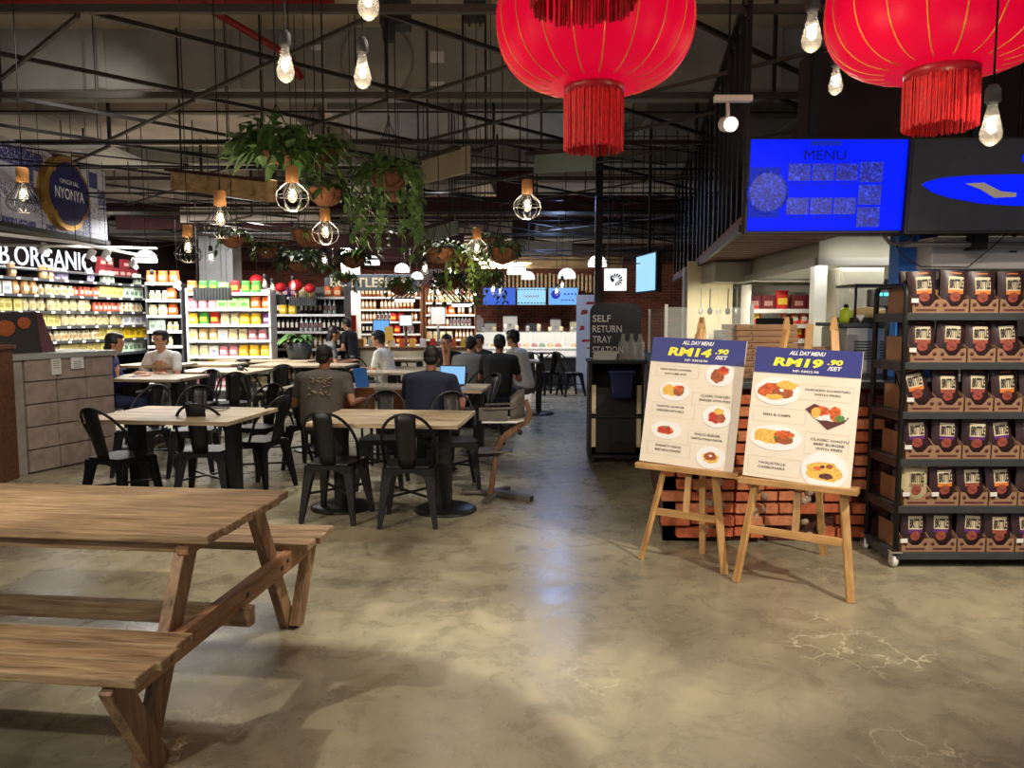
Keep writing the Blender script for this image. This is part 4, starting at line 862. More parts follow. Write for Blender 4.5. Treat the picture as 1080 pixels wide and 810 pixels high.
solo('dim_upper_panel', MB().box((0, 0, 0), (.1, 3.0, 1.1)).box((-.06, 0, -.5), (.04, 3, .06)), 'maroon', 'maroon panel seen through the black upright bars', 'panel', (2.9, 7.7, 2.85), -.1)

# menu screens
def bigscreen(pxs, pys, Y0, Y1, label, mats):
    pass
TY = 5.0
a = Q(787, 149, TY); b_ = Q(960, 243, TY-.0)
W_ = 1.07; H_ = .60
t = thing('menu_screen', 'large deep blue menu screen reading MENU above the kitchen counter', 'screen', ((a.x+b_.x)/2, TY, (a.z+b_.z)/2+.0)); t.rotation_euler = (.10, -.012, .06)
part('casing', MB().box((0, .03, 0), (W_, .06, H_)), 'blackmat', t, .006); part('lit_panel', MB().box((0, -.003, .003), (W_-.03, .006, H_-.035)), 'blue', t)
text('MENU', .27, .06, (-.04, -.009, .19), 'bluedark', t); b = MB().box((-.04, -.008, .262), (.2, .004, .03))
part('title_strip', b, 'bluemid', t)
part('pizza_picture', MB().lathe([(.0, 0), (.125, 0), (.135, .004), (.115, .006), (0, .006)], (-.40, -.008, -.04), 36, rot=(PI/2, 0, 0)), 'dish', t)
part('picture_backing', MB().box((-.42, -.0065, -.04), (.2, .003, .31)), 'bluemid', t)
for r_ in range(2):
    for k in range(3):
        part('dish_picture', MB().box((-.20+k*.155, -.008, .085-r_*.21), (.145, .004, .105)), 'dish', t); part('price_line', MB().box((-.20+k*.155, -.008, .015-r_*.21), (.11, .004, .007)), 'bluemid', t)
for k in range(3): part('dish_picture', MB().box((.27, -.008, .085-k*.14), (.15, .004, .125)), 'dish', t)
part('ceiling_mount', MB().bar((0, .07, .2), (0, .3, .2), .08, .08).bar((0, .3, .2), (0, .3, 1.6), .05, .05), 'black', t)
c_ = Q(1052, 196, TY); t = thing('menu_screen', 'dark screen with a blue oval food picture, right of the MENU screen', 'screen', c_); t.rotation_euler = (.10, -.012, .03)
part('casing', MB().box((.02, .03, 0), (1.2, .06, H_)), 'blackmat', t, .006); part('dark_panel', MB().box((.02, -.003, .003), (1.17, .006, H_-.035)), 'scrgrey', t)
b = MB().prism([(-.50, .01), (-.46, .03), (-.38, .05), (-.2, .065), (.1, .07), (.5, .06), (.5, -.13), (.3, -.13), (.1, -.125), (-.1, -.11), (-.3, -.075), (-.42, -.04)], -.01, -.007); b.ball((.22, -.008, .17), (.09, .003, .055), 14, 5)
part('blue_oval', b, 'blue', t); part('food_picture', MB().prism([(-.22, .015), (-.1, .02), (.02, -.035), (.12, -.045), (.12, -.07), (-.02, -.075), (-.12, -.02)], -.014, -.011), 'greyprint', t, label='pale bread slice picture'); t.children[-1]
part('ceiling_mount', MB().bar((0, .07, .2), (0, .3, .2), .08, .08).bar((0, .3, .2), (0, .3, 1.6), .05, .05), 'black', t)

# ============================================================ EASELS AND BOARDS
def leg_top(p, top, w1=.045): return p
def easel(label, fl, fr_, bk, ledge_z, topz, label_post, board, W_, H_, rows, price, np_, tilt):
    fl = V(fl); fr_ = V(fr_); bk = V(bk); mid = (fl+fr_)/2
    ang = math.atan2(fr_.y-fl.y, fr_.x-fl.x); t = thing('display_easel', label, 'easel', (mid.x, mid.y, 0), ang)
    inv = Matrix.Rotation(-ang, 3, 'Z'); lo = lambda p: inv @ (V(p)-mid)
    L_, R_, Bk = lo(fl), lo(fr_), lo(bk); half = (R_.x-L_.x)/2
    back = .30*topz/1.6
    ap = V((0, back, topz))            # apex, leaning back
    th = label_post; lt = V((-th, back, topz)); rt = V((th, back, topz))
    part('leg', MB().bar(L_, lt, .045, .022), 'easel', t, .003); part('leg', MB().bar(R_, rt, .045, .022), 'easel', t, .003)
    part('rear_leg', MB().bar((Bk.x, Bk.y, 0), (0, back+.03, topz-.12), .04, .022), 'easel', t, .003)
    f = lambda z: V((0, back*z/topz, z))
    wz = lambda z: half*(1-z/topz)+th*z/topz
    zc = ledge_z*.52; part('cross_bar', MB().bar(V((-wz(zc), f(zc).y, zc)), V((wz(zc), f(zc).y, zc)), .02, .045), 'easelx', t, .002)
    part('centre_post', MB().bar(V((0, f(zc).y, zc)), V((0, back, topz+.03)), .04, .02), 'easel', t, .002)
    lw = W_/2+.04
    part('ledge', MB().box((0, f(ledge_z).y-.045, ledge_z), (lw*2-.02, .09, .035)), 'easelx', t, .003)
    part('upper_bar', MB().bar(V((-wz(topz*.8), f(topz*.8).y, topz*.8)), V((wz(topz*.8), f(topz*.8).y, topz*.8)), .02, .045), 'easelx', t)
    part('tip', MB().bar(lt, lt+V((.0, .012, .07)), .045, .022, .02, .02).bar(rt, rt+V((0, .012, .07)), .045, .022, .02, .02), 'easel', t)
    # board
    bt = thing('menu_board', board, 'menu board', (0, 0, 0)); sl = math.atan(back/topz)
    base = Matrix.Translation(V((mid.x, mid.y, 0))) @ Matrix.Rotation(ang, 4, 'Z') @ Matrix.Translation(V((0, f(ledge_z).y-.05, ledge_z+.018+H_/2*math.cos(sl)))) @ Matrix.Translation(V((0, (H_/2)*math.sin(sl)-.005, 0)))
    bt.matrix_world = base @ Matrix.Rotation(tilt, 4, 'Y') @ Matrix.Rotation(-sl, 4, 'X')
    part('panel', MB().box((0, 0, 0), (W_, .012, H_)), 'boardpaper', bt)
    hb = H_*.195; part('blue_header', MB().box((0, -.008, H_/2-hb/2), (W_-.004, .004, hb)), 'boardblue', bt)
    y_ = -.0115; X = lambda u: (u-.5)*W_; Z = lambda v_: (.5-v_)*H_
    text('ALL DAY MENU', W_*.34, H_*.032, (X(.5), y_, Z(.035)), 'whitetext', bt, 0, .03, .35)
    text(price, W_*.47, H_*.068, (X(.42), y_, Z(.108)), 'yellowtext', bt, 0, .045, .15)
    text('.90', W_*.14, H_*.042, (X(.76), y_, Z(.092)), 'yellowtext', bt, 0, .045, .15); text('/SET', W_*.13, H_*.03, (X(.76), y_, Z(.138)), 'whitetext', bt, 0, .03, .15)
    text(np_, W_*.24, H_*.018, (X(.5), y_, Z(.172)), 'whitetext', bt, 0, .02)
    for i, (u, v_, rx, ry, food, tu, tv, lines, tw, fr4) in enumerate(rows):
        # frame lines
        x0, x1, z0, z1 = fr4; b = MB(); lw_ = .0012
        for (ax, az, bx, bz) in ((x0, z0, x1, z0), (x0, z1, x1, z1), (x0, z0, x0, z1), (x1, z0, x1, z1)):
            b.box((X((ax+bx)/2), -.0068, Z((az+bz)/2)), (abs(bx-ax)*W_+lw_, .001, abs(bz-az)*H_+lw_))
        part('text_frame', b, 'greyprint', bt)
        pl = MB().prism([(X(u)+rx*W_*math.cos(a_), Z(v_)+ry*H_*math.sin(a_)) for a_ in [2*PI*k/32 for k in range(32)]], -.009, -.0065)
        if food == 'tray': pl = MB().prism([(X(u-.2), Z(v_-.04)), (X(u-.12), Z(v_-.085)), (X(u+.2), Z(v_+.0)), (X(u+.16), Z(v_+.04)), (X(u+.02), Z(v_+.1))], -.009, -.0065)
        pt_ = part('plate_picture', pl, 'foodD' if food == 'tray' else 'plate', bt)
        spec = {'burger': [('foodY', -.35, .1, .5, .55), ('foodY', -.1, .0, .4, .5), ('foodG', .3, .05, .36, .25), ('foodB', .3, -.15, .34, .3), ('foodO', .32, .35, .36, .32)],
                'fried': [('foodB', -.15, -.1, .45, .6), ('foodO', .25, .35, .4, .35), ('foodR', .25, .5, .3, .25)], 'schnitzel': [('foodO', -.1, 0, .75, .6), ('foodB', .2, -.15, .5, .35), ('foodY', .4, .5, .45, .3), ('foodY', -.1, -.4, .4, .2), ('plate', .2, .1, .1, .12)],
                'tray': [('plate', .15, -.05, .7, .3), ('foodO', -.25, .35, .35, .35), ('foodO', .35, .2, .22, .6), ('foodY', -.45, .2, .2, .4), ('foodG', .55, -.1, .2, .25)], 'steak': [('foodR', -.1, -.1, .5, .5), ('foodY', .1, .45, .35, .3), ('foodB', .3, -.1, .3, .4)],
                'pasta': [('foodO', -.05, 0, .52, .5), ('foodR', -.05, .1, .4, .4), ('foodG', -.05, .35, .14, .12)], 'bolognese': [('foodY', 0, 0, .55, .5), ('foodB', 0, .1, .42, .36), ('plate', 0, .15, .12, .1)], 'carbonara': [('foodY', 0, -.05, .75, .55), ('foodO', -.3, .1, .18, .12), ('foodD', .1, -.3, .3, .16), ('foodB', .2, .25, .14, .12), ('foodD', -.1, .2, .1, .08)]}[food]
        RX = rx*W_; RY = ry*H_
        for q, (mt, du, dv, sx_, sy_) in enumerate(spec):
            rnd = random.Random(i*10+q); pts_ = []
            for k in range(18):
                a_ = 2*PI*k/18; rr_ = 1+rnd.uniform(-.14, .14); pts_.append((X(u)+RX*(du+sx_*rr_*math.cos(a_)), Z(v_)+RY*(dv+sy_*rr_*math.sin(a_))))
            part('food_picture', MB().prism(pts_, -.0094-.0004*q, -.009), mt, pt_)
        for k, ln in enumerate(lines): text(ln, tw[k]*W_, H_*(.018 if len(lines[0]) < 17 else .0145), (X(tu), -.0085, Z(tv+(k-(len(lines)-1)/2)*.033)), 'print', bt, 0, .01)
    return t
rows14 = [(.76, .27, .145, .09, 'fried', .29, .27, ['FRIED SPICED CHICKEN', 'WITH LIME RICE'], [.34, .24], (.08, .54, .225, .31)),
          (.30, .425, .16, .075, 'burger', .74, .455, ['CLASSIC CHICKEN', 'BURGER WITH FRIES'], [.3, .32], (.5, .92, .42, .51)),
          (.78, .59, .15, .085, 'steak', .28, .565, ['ROASTED QUARTER', 'CHICKEN WITH RICE'], [.3, .3], (.07, .54, .52, .63)),
          (.26, .735, .165, .07, 'pasta', .70, .755, ['WAGYU BURGER', 'NAPOLITANA PASTA'], [.27, .32], (.5, .92, .72, .81)),
          (.76, .905, .15, .085, 'bolognese', .30, .875, ['SPAGHETTI WAGYU', 'BEEF BOLOGNESE'], [.28, .28], (.07, .54, .83, .93))]
rows19 = [(.25, .335, .215, .105, 'schnitzel', .72, .32, ['CHICKEN SCHNITZEL', 'WITH FRIES'], [.42, .24], (.45, .95, .27, .38)),
          (.73, .49, .22, .1, 'tray', .27, .515, ['FISH & CHIPS'], [.26], (.04, .54, .46, .57)),
          (.28, .69, .25, .095, 'burger', .78, .70, ['CLASSIC WAGYU', 'BEEF BURGER', 'WITH FRIES'], [.34, .28, .24], (.56, .95, .62, .78)),
          (.76, .89, .21, .135, 'carbonara', .27, .90, ['TAGLIATELLE', 'CARBONARA'], [.26, .26], (.04, .54, .84, .97))]
easel('pale wooden easel holding the RM14.90 menu board', P(676, 590), P(764, 606), P(741, 584), .60, 1.47, .004, 'white and blue menu board priced RM14.90 on the left easel', .60, .80, rows14, 'RM14', 'NP: RM18.90', .03)
easel('pale wooden easel holding the RM19.90 menu board', P(776, 614), P(897, 636), P(868, 585), .60, 1.47, .13, 'white and blue menu board priced RM19.90 on the right easel', .58, .755, rows19, 'RM19', 'NP: RM22.90', .03)

# ============================================================ SNACK RACK (right)
RX0, RX1, RY0, RY1 = 2.36, 3.58, 4.62, 5.0
RZ = [.10, .39, .68, .97, 1.27, 1.565]
rack = thing('snack_rack', 'black wheeled metal rack stocked with brown snack pouches, far right', 'rack', (RX0, RY0, 0))
W_, D_ = RX1-RX0, RY1-RY0
for x in (0, W_):
    pts = [(x, 0, .10), (x, 0, 1.66)]+[(x, .05-.05*math.cos(a), 1.66+.07*math.sin(a)) for a in (.4, .8, 1.2, 1.57)]+[(x, D_-.05+.05*math.sin(a), 1.66+.07*math.cos(a)) for a in (0, .4, .8, 1.2)]+[(x, D_, 1.66), (x, D_, .10)]
    part('end_frame', MB().tube(pts, .017, 8), 'black', rack)
    for z in RZ: part('end_rail', MB().box((x, D_/2, z-.03), (.02, D_, .05)), 'dark', rack)
for z in RZ[:]:
    if z == RZ[-1]: pass
    part('rack_shelf', MB().box((W_/2, D_/2, z-.015), (W_, D_+.02, .03)).box((W_/2, -.012, z-.02), (W_, .012, .045)), 'dark', rack, .003, label='charcoal shelf')
for (x, y) in ((0, 0), (0, D_), (W_, 0), (W_, D_)):
    c = part('caster', MB().lathe([(.0, -.014), (.036, -.014), (.042, 0), (.036, .014), (0, .014)], (x, y+.02, .043), 16, rot=(0, PI/2, 0)), 'white', rack, label='pale rubber wheel')
    part('caster_fork', MB().box((x-.022, y+.012, .07), (.006, .03, .07)).box((x+.022, y+.012, .07), (.006, .03, .07)).box((x, y, .105), (.06, .06, .012)), 'chrome', c)
# pouch in its tray
PWD, PHT = .168, .238
def pouch_y(u, v_):      # front surface depth, u,v in 0..1
    bulge = (math.sin(PI*min(1, max(0, u)))**.6)*(math.sin(PI*min(1, .12+.88*(1-v_)))**.7)
    return -.008-.03*bulge
def pouch_mesh(name, mt):
    b = MB(); nu, nv = 10, 12
    for sgn in (1, -1):
        vs = [((u/nu-.5)*PWD*(1-.03*math.sin(PI*v_/nv)), sgn*pouch_y(u/nu, v_/nv)+0, v_/nv*PHT) for v_ in range(nv+1) for u in range(nu+1)]
        b.add(vs, [(j*(nu+1)+i, j*(nu+1)+i+1, (j+1)*(nu+1)+i+1, (j+1)*(nu+1)+i) for j in range(nv) for i in range(nu)], True)
    for i in (0, 1):
        pass
    b.box((0, 0, PHT-.006), (PWD, .017, .012)); me = b.mesh(name, mt); return me
def on_front(u0, u1, v0, v1, off=.0016, n_=6):
    b = MB(); vs = [((u0+(u1-u0)*i/n_-.5)*PWD, pouch_y(u0+(u1-u0)*i/n_, v0+(v1-v0)*j/n_)-off, (v0+(v1-v0)*j/n_)*PHT) for j in range(n_+1) for i in range(n_+1)]
    return b.add(vs, [(j*(n_+1)+i, j*(n_+1)+i+1, (j+1)*(n_+1)+i+1, (j+1)*(n_+1)+i) for j in range(n_) for i in range(n_)], True)
def mk_pouch(body, label, band):
    t = thing('snack_pouch', 'x', 'snack pouch', (0, 0, -50))
    part('pouch_body', pouch_mesh('pouch', body), None, t)
    l = part('name_label', on_front(.24, .78, .50, .84), label, t)
    text('BRITTLE', .080, .056, (.001, pouch_y(.5, .66)-.0035, .655*PHT), 'print', t, 0, .03, tilt=PI/2)
    b = on_front(.24, .78, .41, .50); part('flavour_band', b, band, t, label=band+' band')
    b = MB(); vs = [(.15*0, pouch_y(.5, .34)-.003, .33*PHT)]+[(.032*math.cos(2*PI*k/16), pouch_y(.5+.21*math.cos(2*PI*k/16), .34+.14*math.sin(2*PI*k/16))-.003, .33*PHT+.03*math.sin(2*PI*k/16)) for k in range(16)]
    part('nut_picture', b.add(vs, [(0, 1+k, 1+(k+1) % 16) for k in range(16)]), 'nut', t)
    part('top_strip', on_front(.3, .7, .92, .945), band if band == 'orange' else 'nut', t)
    return t
pch = {'o': mk_pouch('bag', 'labelcream', 'orange'), 'p': mk_pouch('bag', 'labelcream', 'purple'), 'c': mk_pouch('bagcream', 'bagcream', 'kraft'), 'n': mk_pouch('bag', 'labelcream', 'nut')}
def mk_tray():
    t = thing('display_tray', 'x', 'tray', (0, 0, -50)); w_, d_ = .168, .30
    pts = [(-w_/2, 0), (w_/2, 0), (w_/2, .085), (w_/2-.03, .08), (.035, .055), (.02, .04), (-.02, .04), (-.035, .055), (-w_/2+.03, .08), (-w_/2, .085)]
    part('front_panel', MB().prism(pts, -.002, .002), 'kraft', t)
    part('box_sides', MB().box((0, d_/2, .002), (w_, d_, .004)).prism([(0, 0), (d_, 0), (d_, .15), (.12, .15), (0, .085)], -w_/2, -w_/2+.003, 'yz').prism([(0, 0), (d_, 0), (d_, .15), (.12, .15), (0, .085)], w_/2-.003, w_/2, 'yz').box((0, d_, .075), (w_, .003, .15)), 'kraft', t)
    part('printed_strip', MB().box((0, -.0028, .018), (.12, .001, .012)).lathe([(.0, 0), (.012, 0), (.012, .001), (0, .001)], (-.06, -.0025, .05), 12, rot=(PI/2, 0, 0)).lathe([(.0, 0), (.012, 0), (.012, .001), (0, .001)], (.06, -.0025, .05), 12, rot=(PI/2, 0, 0)), 'foodD', t)
    return t
tray0 = mk_tray(); pT = Proto(tray0); pP = {k: Proto(v) for k, v in pch.items()}
PROTO_CH = {}
shelfnames = ['bottom', 'second lowest', 'third lowest', 'third highest', 'second highest', 'top']
colnames = ['first', 'second', 'third', 'fourth', 'fifth', 'sixth', 'seventh']
layout = {5: 'oooooo', 4: 'nnnnnn', 3: 'onnooo', 2: 'pppppp', 1: 'conoon', 0: 'pppnpo'}
desc = {'o': 'brown pouch with orange band', 'p': 'brown pouch with purple band', 'c': 'cream coloured pouch', 'n': 'brown pouch with dull red band'}
random.seed(5)
bpy.context.view_layer.update()
for r_ in range(6):
    for k in range(6):
        x = RX0+.115+k*.178+(.01 if k == 0 else 0); z = RZ[r_]+.0005
        ch = layout[r_][k]
        pT.put((x, RY0+.008, z), 0, 'kraft display tray, %s from the left on the %s rack shelf' % (colnames[k], shelfnames[r_]), 'display trays on the snack rack')
        tl = random.uniform(-.07, .07); lean = random.uniform(.02, .12)
        o = pP[ch].put((x+random.uniform(-.006, .006), RY0+.05, z+.012), 0, '%s, %s from the left on the %s rack shelf' % (desc[ch], colnames[k], shelfnames[r_]), 'snack pouches on the rack')
        if (r_, k) == (3, 0): tl = -.22
        if (r_, k) == (2, 3): tl = -.1
        o.rotation_euler = (-lean, tl, random.uniform(-.08, .08)); o.location.z += abs(tl)*.075
        if k == 0:
            o = pP['n'].put((x, RY0+.17, z+.012), .05, 'brown pouch standing behind the first one on the %s rack shelf' % shelfnames[r_], 'snack pouches on the rack'); o.rotation_euler = (-.15, .05, .1); o.location.z += .006
for (r_, k) in ((5, 0), (4, 0), (3, 0), (2, 0), (1, 0), (1, 1), (1, 3), (0, 0), (0, 4)):
    solo('price_card', MB().box((0, 0, .0), (.045, .002, .026)).box((0, .006, -.006), (.02, .012, .002)), 'white', 'white price card clipped on the %s rack shelf below the %s pouch' % (shelfnames[r_], colnames[k]), 'price card', (RX0+.045+k*.178, RY0-.012, RZ[r_]+.075), .1, 'price cards on the snack rack')

# ============================================================ PICNIC TABLE
PA = -.115
pt = thing('picnic_table', 'large weathered wooden picnic table with attached benches, left foreground', 'picnic table', (-1.06, 3.11, 0), PA)
LN = 2.1
zt = .75
random.seed(3)
wds = [.128]*6; y = -.375
for i in range(6):
    part('top_plank', MB().box((-LN/2+random.uniform(-.012, .012), y+.0625, zt-.0175), (LN, .114, .035)), 'picnic', pt, .006); y += .125
for s_ in (-1, 1):
    for j in range(3):
        yy = s_*(.52+j*.118+.057)
        part('bench_plank', MB().box((-LN/2+random.uniform(-.01, .01)+.02, yy, .45-.0175), (LN, .108, .035)), 'picnic', pt, .006)
for xe in (-.14, -LN+.14):
    for s_ in (-1, 1):
        part('table_leg', MB().bar((xe, s_*.62, .0), (xe, s_*.27, zt-.036), .045, .09, up=(0, 1, 0)), 'picnicz', pt, .004)
        part('bench_leg', MB().bar((xe+.05, s_*.60, .0), (xe+.05, s_*.83, .414), .045, .09, up=(0, 1, 0)), 'picnicz', pt, .004)
    part('cross_beam', MB().box((xe+.05 if False else xe+.048, 0, .37), (.045, 1.66, .09)), 'picnicy', pt, .004)
    part('top_batten', MB().box((xe+.02, 0, zt-.06), (.05, .7, .05)), 'picnicy', pt, .004)
part('stretcher_beam', MB().box((-LN/2, 0, .30), (LN-.05, .05, .08)), 'picnic', pt, .004)
for s_ in (-1, 1): part('bench_rail', MB().box((-LN/2-.0, s_*.69, .39), (LN-.26, .07, .05)), 'picnic', pt, .004)
part('top_rail', MB().box((-LN/2, -.3, zt-.06), (LN-.3, .04, .05)).box((-LN/2, .3, zt-.06), (LN-.3, .04, .05)), 'picnic', pt, .004)
b = MB()
for s_ in (-1, 1): b.lathe([(.011, 0), (.011, .006), (0, .008)], (-.068, s_*.40, .37), 10, rot=(0, PI/2, 0)).lathe([(.011, 0), (.011, .006), (0, .008)], (-.068, s_*.47, .385), 10, rot=(0, PI/2, 0))
b.lathe([(.012, 0), (.012, .005), (0, .006)], (-.068, .05, .37), 10, rot=(0, PI/2, 0)); part('bolt', b, 'dark', pt)

# ============================================================ LEFT COUNTER OF BLOCKS
A0 = P(15, 503); A1 = P(122, 481); cd = (A1-A0); CL = cd.length; ca = math.atan2(cd.y, cd.x)
ct = thing('block_counter', 'square counter faced with greyish wooden crate blocks, left side', 'counter', A0, ca)
part('core', MB().box((CL/2, .36, .56), (CL-.02, .66, 1.12)), 'crate', ct)
random.seed(9)
for c_ in range(3):
    for r_ in range(5):
        x0 = .14+c_*(CL-.14)/3; w_ = (CL-.14)/3
        part('crate_block', MB().box((x0+w_/2, .0+random.uniform(-.006, .006), .01+.224*r_+.11), (w_-.012, .06, .214)), 'crate', ct, .008)
for r_ in range(5): part('crate_block', MB().box((CL-.02, .4, .01+.224*r_+.11), (.06, .62, .214)), 'crate', ct, .008)
part('corner_post', MB().box((.065, .02, .56), (.12, .1, 1.12)), 'crateend', ct, .006, label='pale corner post')
part('counter_slab', MB().box((CL/2, .34, 1.15), (CL+.06, .8, .055)), 'steel', ct, .005, label='pale grey metal slab')
for (px, py, w_, h_, lb, mt) in ((59, 375, .11, .21, 'tall white paper notice taped on the left counter', 'white'), (83, 373, .15, .13, 'bluish white paper notice taped on the left counter', 'whitetext')):
    f = (px-15)/107
    c_ = A0.lerp(A1, f*.92+.02); q_ = Q(px, py+9, c_.y)
    t = thing('paper_notice', lb, 'notice', (c_.x+.05*math.sin(ca), c_.y-.05*math.cos(ca), q_.z), ca)
    part('sheet', MB().box((0, 0, 0), (w_, .002, h_)), mt, t); b = MB()
    for k in range(4): b.box((0, -.002, .03-k*.022 if h_ > .15 else .01-k*.02), (w_*.6, .001, .005))
    part('print_lines', b, 'print', t)
# poster stand on top
c_ = A0.lerp(A1, .12)+V((-.1, .25, 0))
t = thing('poster_stand', 'dark folded poster with food pictures standing on the left counter', 'poster', (c_.x, c_.y, 1.178), ca-.1)
part('front_poster', MB().box((-.12, 0, .20), (.5, .01, .42), (-.15, 0, 0)), 'print', t); part('side_poster', MB().add([(.13, -.04, 0), (.33, .05, 0), (.22, .08, .4), (.08, .03, .42), (.13, -.03, 0), (.33, .06, 0), (.22, .09, .4), (.08, .04, .42)], [(0, 1, 2, 3), (7, 6, 5, 4), (0, 4, 5, 1), (1, 5, 6, 2), (2, 6, 7, 3), (3, 7, 4, 0)]), 'foodD', t)
part('food_picture', MB().ball((-.2, -.012, .25), (.1, .004, .08), 12, 6).ball((-.02, -.012, .3), (.07, .004, .06), 12, 6), 'foodB', t)
# wood cabinet at the extreme left
c_ = P(12, 506)
t = thing('wooden_cabinet', 'honey coloured wooden cabinet cut off by the left edge', 'cabinet', (-5.12, 6.84, 0), .0)
part('carcass', MB().box((0, .21, .62), (.8, .42, 1.24)), 'brownwood', t, .006)
for i in range(2):
    d = part('drawer', MB().box((0, -.012, .62+.0+i*.28+.14), (.7, .03, .26)), 'orange_wood', t, .004); part('handle', MB().tube([(.18, -.04, .66+i*.28), (.3, -.04, .66+i*.28)], .008, 6), 'black', d)
part('door', MB().box((0, -.012, .33), (.7, .03, .5)), 'orange_wood', t, .004); part('top_door', MB().box((0, -.012, 1.19 if False else 1.2), (.7, .03, .05)), 'orange_wood', t, .004)
part('cabinet_top', MB().box((0, .20, 1.26), (.86, .46, .04)), 'brownwood', t, .004)

# ============================================================ TRAY RETURN STATION
t = thing('tray_return_station', 'black tray return cart with open shelves under its sign board', 'cart', (1.10, 8.2, 0), -.05)
part('side_panel', MB().box((-.27, 0, .55), (.03, .5, 1.02)), 'blackmat', t); part('side_panel', MB().box((.27, 0, .55), (.03, .5, 1.02)), 'blackmat', t)
part('cart_back', MB().box((0, .24, .55), (.54, .02, 1.02)), 'blackmat', t); part('cart_top', MB().box((0, 0, 1.07), (.6, .54, .03)), 'blackmat', t)
part('cart_base', MB().box((0, 0, .08), (.56, .5, .03)), 'blackmat', t)
for s_ in (-1, 1): part('caster', MB().lathe([(0, -.015), (.035, -.015), (.035, .015), (0, .015)], (s_*.24, -.2, .037), 12, rot=(0, PI/2, 0)).lathe([(0, -.015), (.035, -.015), (.035, .015), (0, .015)], (s_*.24, .2, .037), 12, rot=(0, PI/2, 0)), 'dark', t)
for s_, zz in ((-1, .68), (-1, .33), (1, .68), (1, .33)): part('pale_edge_strip', MB().box((s_*.235, -.24, zz), (.045, .02, .3)), 'cream', t)
part('inner_shelf', MB().box((0, 0, .5), (.5, .46, .02)), 'dark', t); part('shelf_front', MB().box((0, -.24, .30), (.42, .01, .36)).box((0, -.24, .66), (.42, .01, .3)), 'blackmat', t)
sg = thing('return_sign', 'black round-topped board reading SELF RETURN TRAY STATION', 'sign', (1.14, 8.5, 1.09), -.05)
pts = [(-.28, 0), (.28, 0)]+[(.18+.10*math.cos(a), .50+.10*math.sin(a)) for a in (0, .4, .8, 1.2, 1.57)]+[(-.18+.10*math.cos(a), .50+.10*math.sin(a)) for a in (1.57, 1.97, 2.37, 2.77, 3.14)]
part('board', MB().prism(pts, -.012, .012), 'scrgrey', sg)
for k, (wd, ww) in enumerate((('SELF', .2), ('RETURN', .32), ('TRAY', .21), ('STATION', .34))): text(wd, ww, .075, (-.25+ww/2, -.016, .43-k*.115), 'silver', sg, 0, .01)
for k in range(3): solo('water_bottle', MB().lathe([(.045, 0), (.05, .02), (.05, .17), (.02, .22), (.02, .26), (.025, .27), (0, .275)], n=12), 'glass', 'clear glass bottle on the tray return cart, %s of three' % ['left', 'middle', 'right'][k], 'bottle', (1.17+k*.09, 8.1, 1.087))
for k in range(5): solo('serving_tray', MB().box((0, 0, .008), (.24, .34, .012)).box((0, -.17, .016), (.24, .008, .014)), 'steel', 'grey serving tray stacked on the left of the tray return cart, %s in the pile' % ['lowest', 'second', 'middle', 'fourth', 'topmost'][k], 'tray', (1.0, 8.22, 1.087+k*.017), -.1+random.uniform(-.1, .1))
t = thing('blue_bin', 'blue plastic tub hanging on the front of the tray return cart', 'tub', (1.12, 7.84, .72)); part('tub', MB().box((0, 0, .12), (.24, .16, .26), taper=.8), 'bluetub', t, .01); part('rim', MB().box((0, 0, .255), (.27, .19, .02)).box((0, .09, .24), (.2, .06, .02)), 'bluetub', t, .004)

# ============================================================ TABLES AND CHAIRS
def mk_table(W_, D_, label, loc, rz, legs, disk=True, h=.75, planks=6):
    t = thing('cafe_table', label, 'table', loc, rz); y = -D_/2; pw = D_/planks
    tp = MB()
    for i in range(planks): tp.box((0, y+pw/2, h-.016), (W_, pw-.004, .032)); y += pw
    part('table_top', tp, 'tabletop', t, .003); part('under_frame', MB().box((0, 0, h-.045), (W_*.8, D_*.5, .026)), 'black', t)
    for x in legs:
        part('pedestal', MB().box((x, 0, h/2), (.09, .13, h-.06)), 'black', t, .006)
        if disk: part('round_base', MB().lathe([(.25, 0), (.25, .012), (.22, .03), (.08, .045), (0, .045)], (x, 0, 0), 28), 'black', t)
        else: part('flat_base', MB().box((x, 0, .012), (.10, D_*.75, .024)), 'black', t, .004)
    return t
# T1 front left
mk_table(1.22, .92, 'worn pine table in the front left group beside the block counter', (-2.70, 6.28, 0), -.12, (-.42, .42), True)
mk_table(1.16, .88, 'worn pine table with two round bases in the front centre group', (-.93, 6.08, 0), -.10, (-.45, .40), True)
def tb(px, py, lb, W_=1.1, D_=.8, rz=-.1, h=.75, disk=True):
    c = P(px, py, h); mk_table(W_, D_, lb, (c.x, c.y, 0), rz, (-.3, .3) if W_ < 1.3 else (-W_*.3, W_*.3), disk, h)
tb(161, 397, 'high pine table behind the block counter, nearest the seated pair', 1.0, .8, -.1, .84)
tb(165, 384, 'small pine table the white shirted man leans on', .8, .6, -.1, .93)
tb(237, 390, 'pine table right of the seated pair, second row', 1.1, .9, -.1, .80)
tb(222, 383, 'narrow pine table in front of the white grocery shelf', .9, .6, -.1, .84)
tb(285, 379, 'long pine table in front of the green plant', 1.6, .8, -.1, .82)
tb(372, 407, 'pine table in front of the brown shirted man', 1.5, .75, -.1)
tb(322, 384, 'long pine table running behind the brown shirted man', 1.5, .7, -.1, .80)
tb(445, 390, 'long pine communal table behind the navy shirted man', 1.5, 1.3, -.2, .78)
tb(478, 408, 'pine table holding the open laptop', .75, .85, -.1)
tb(492, 381, 'small pine table amid the seated group of men', .9, .7, -.1, .85)
tb(548, 380, 'small round-cornered table in front of the white shirted man by the aisle', .6, .6, 0, .85)
tb(422, 378, 'small pale table near the standing till', .7, .5, 0, .9)

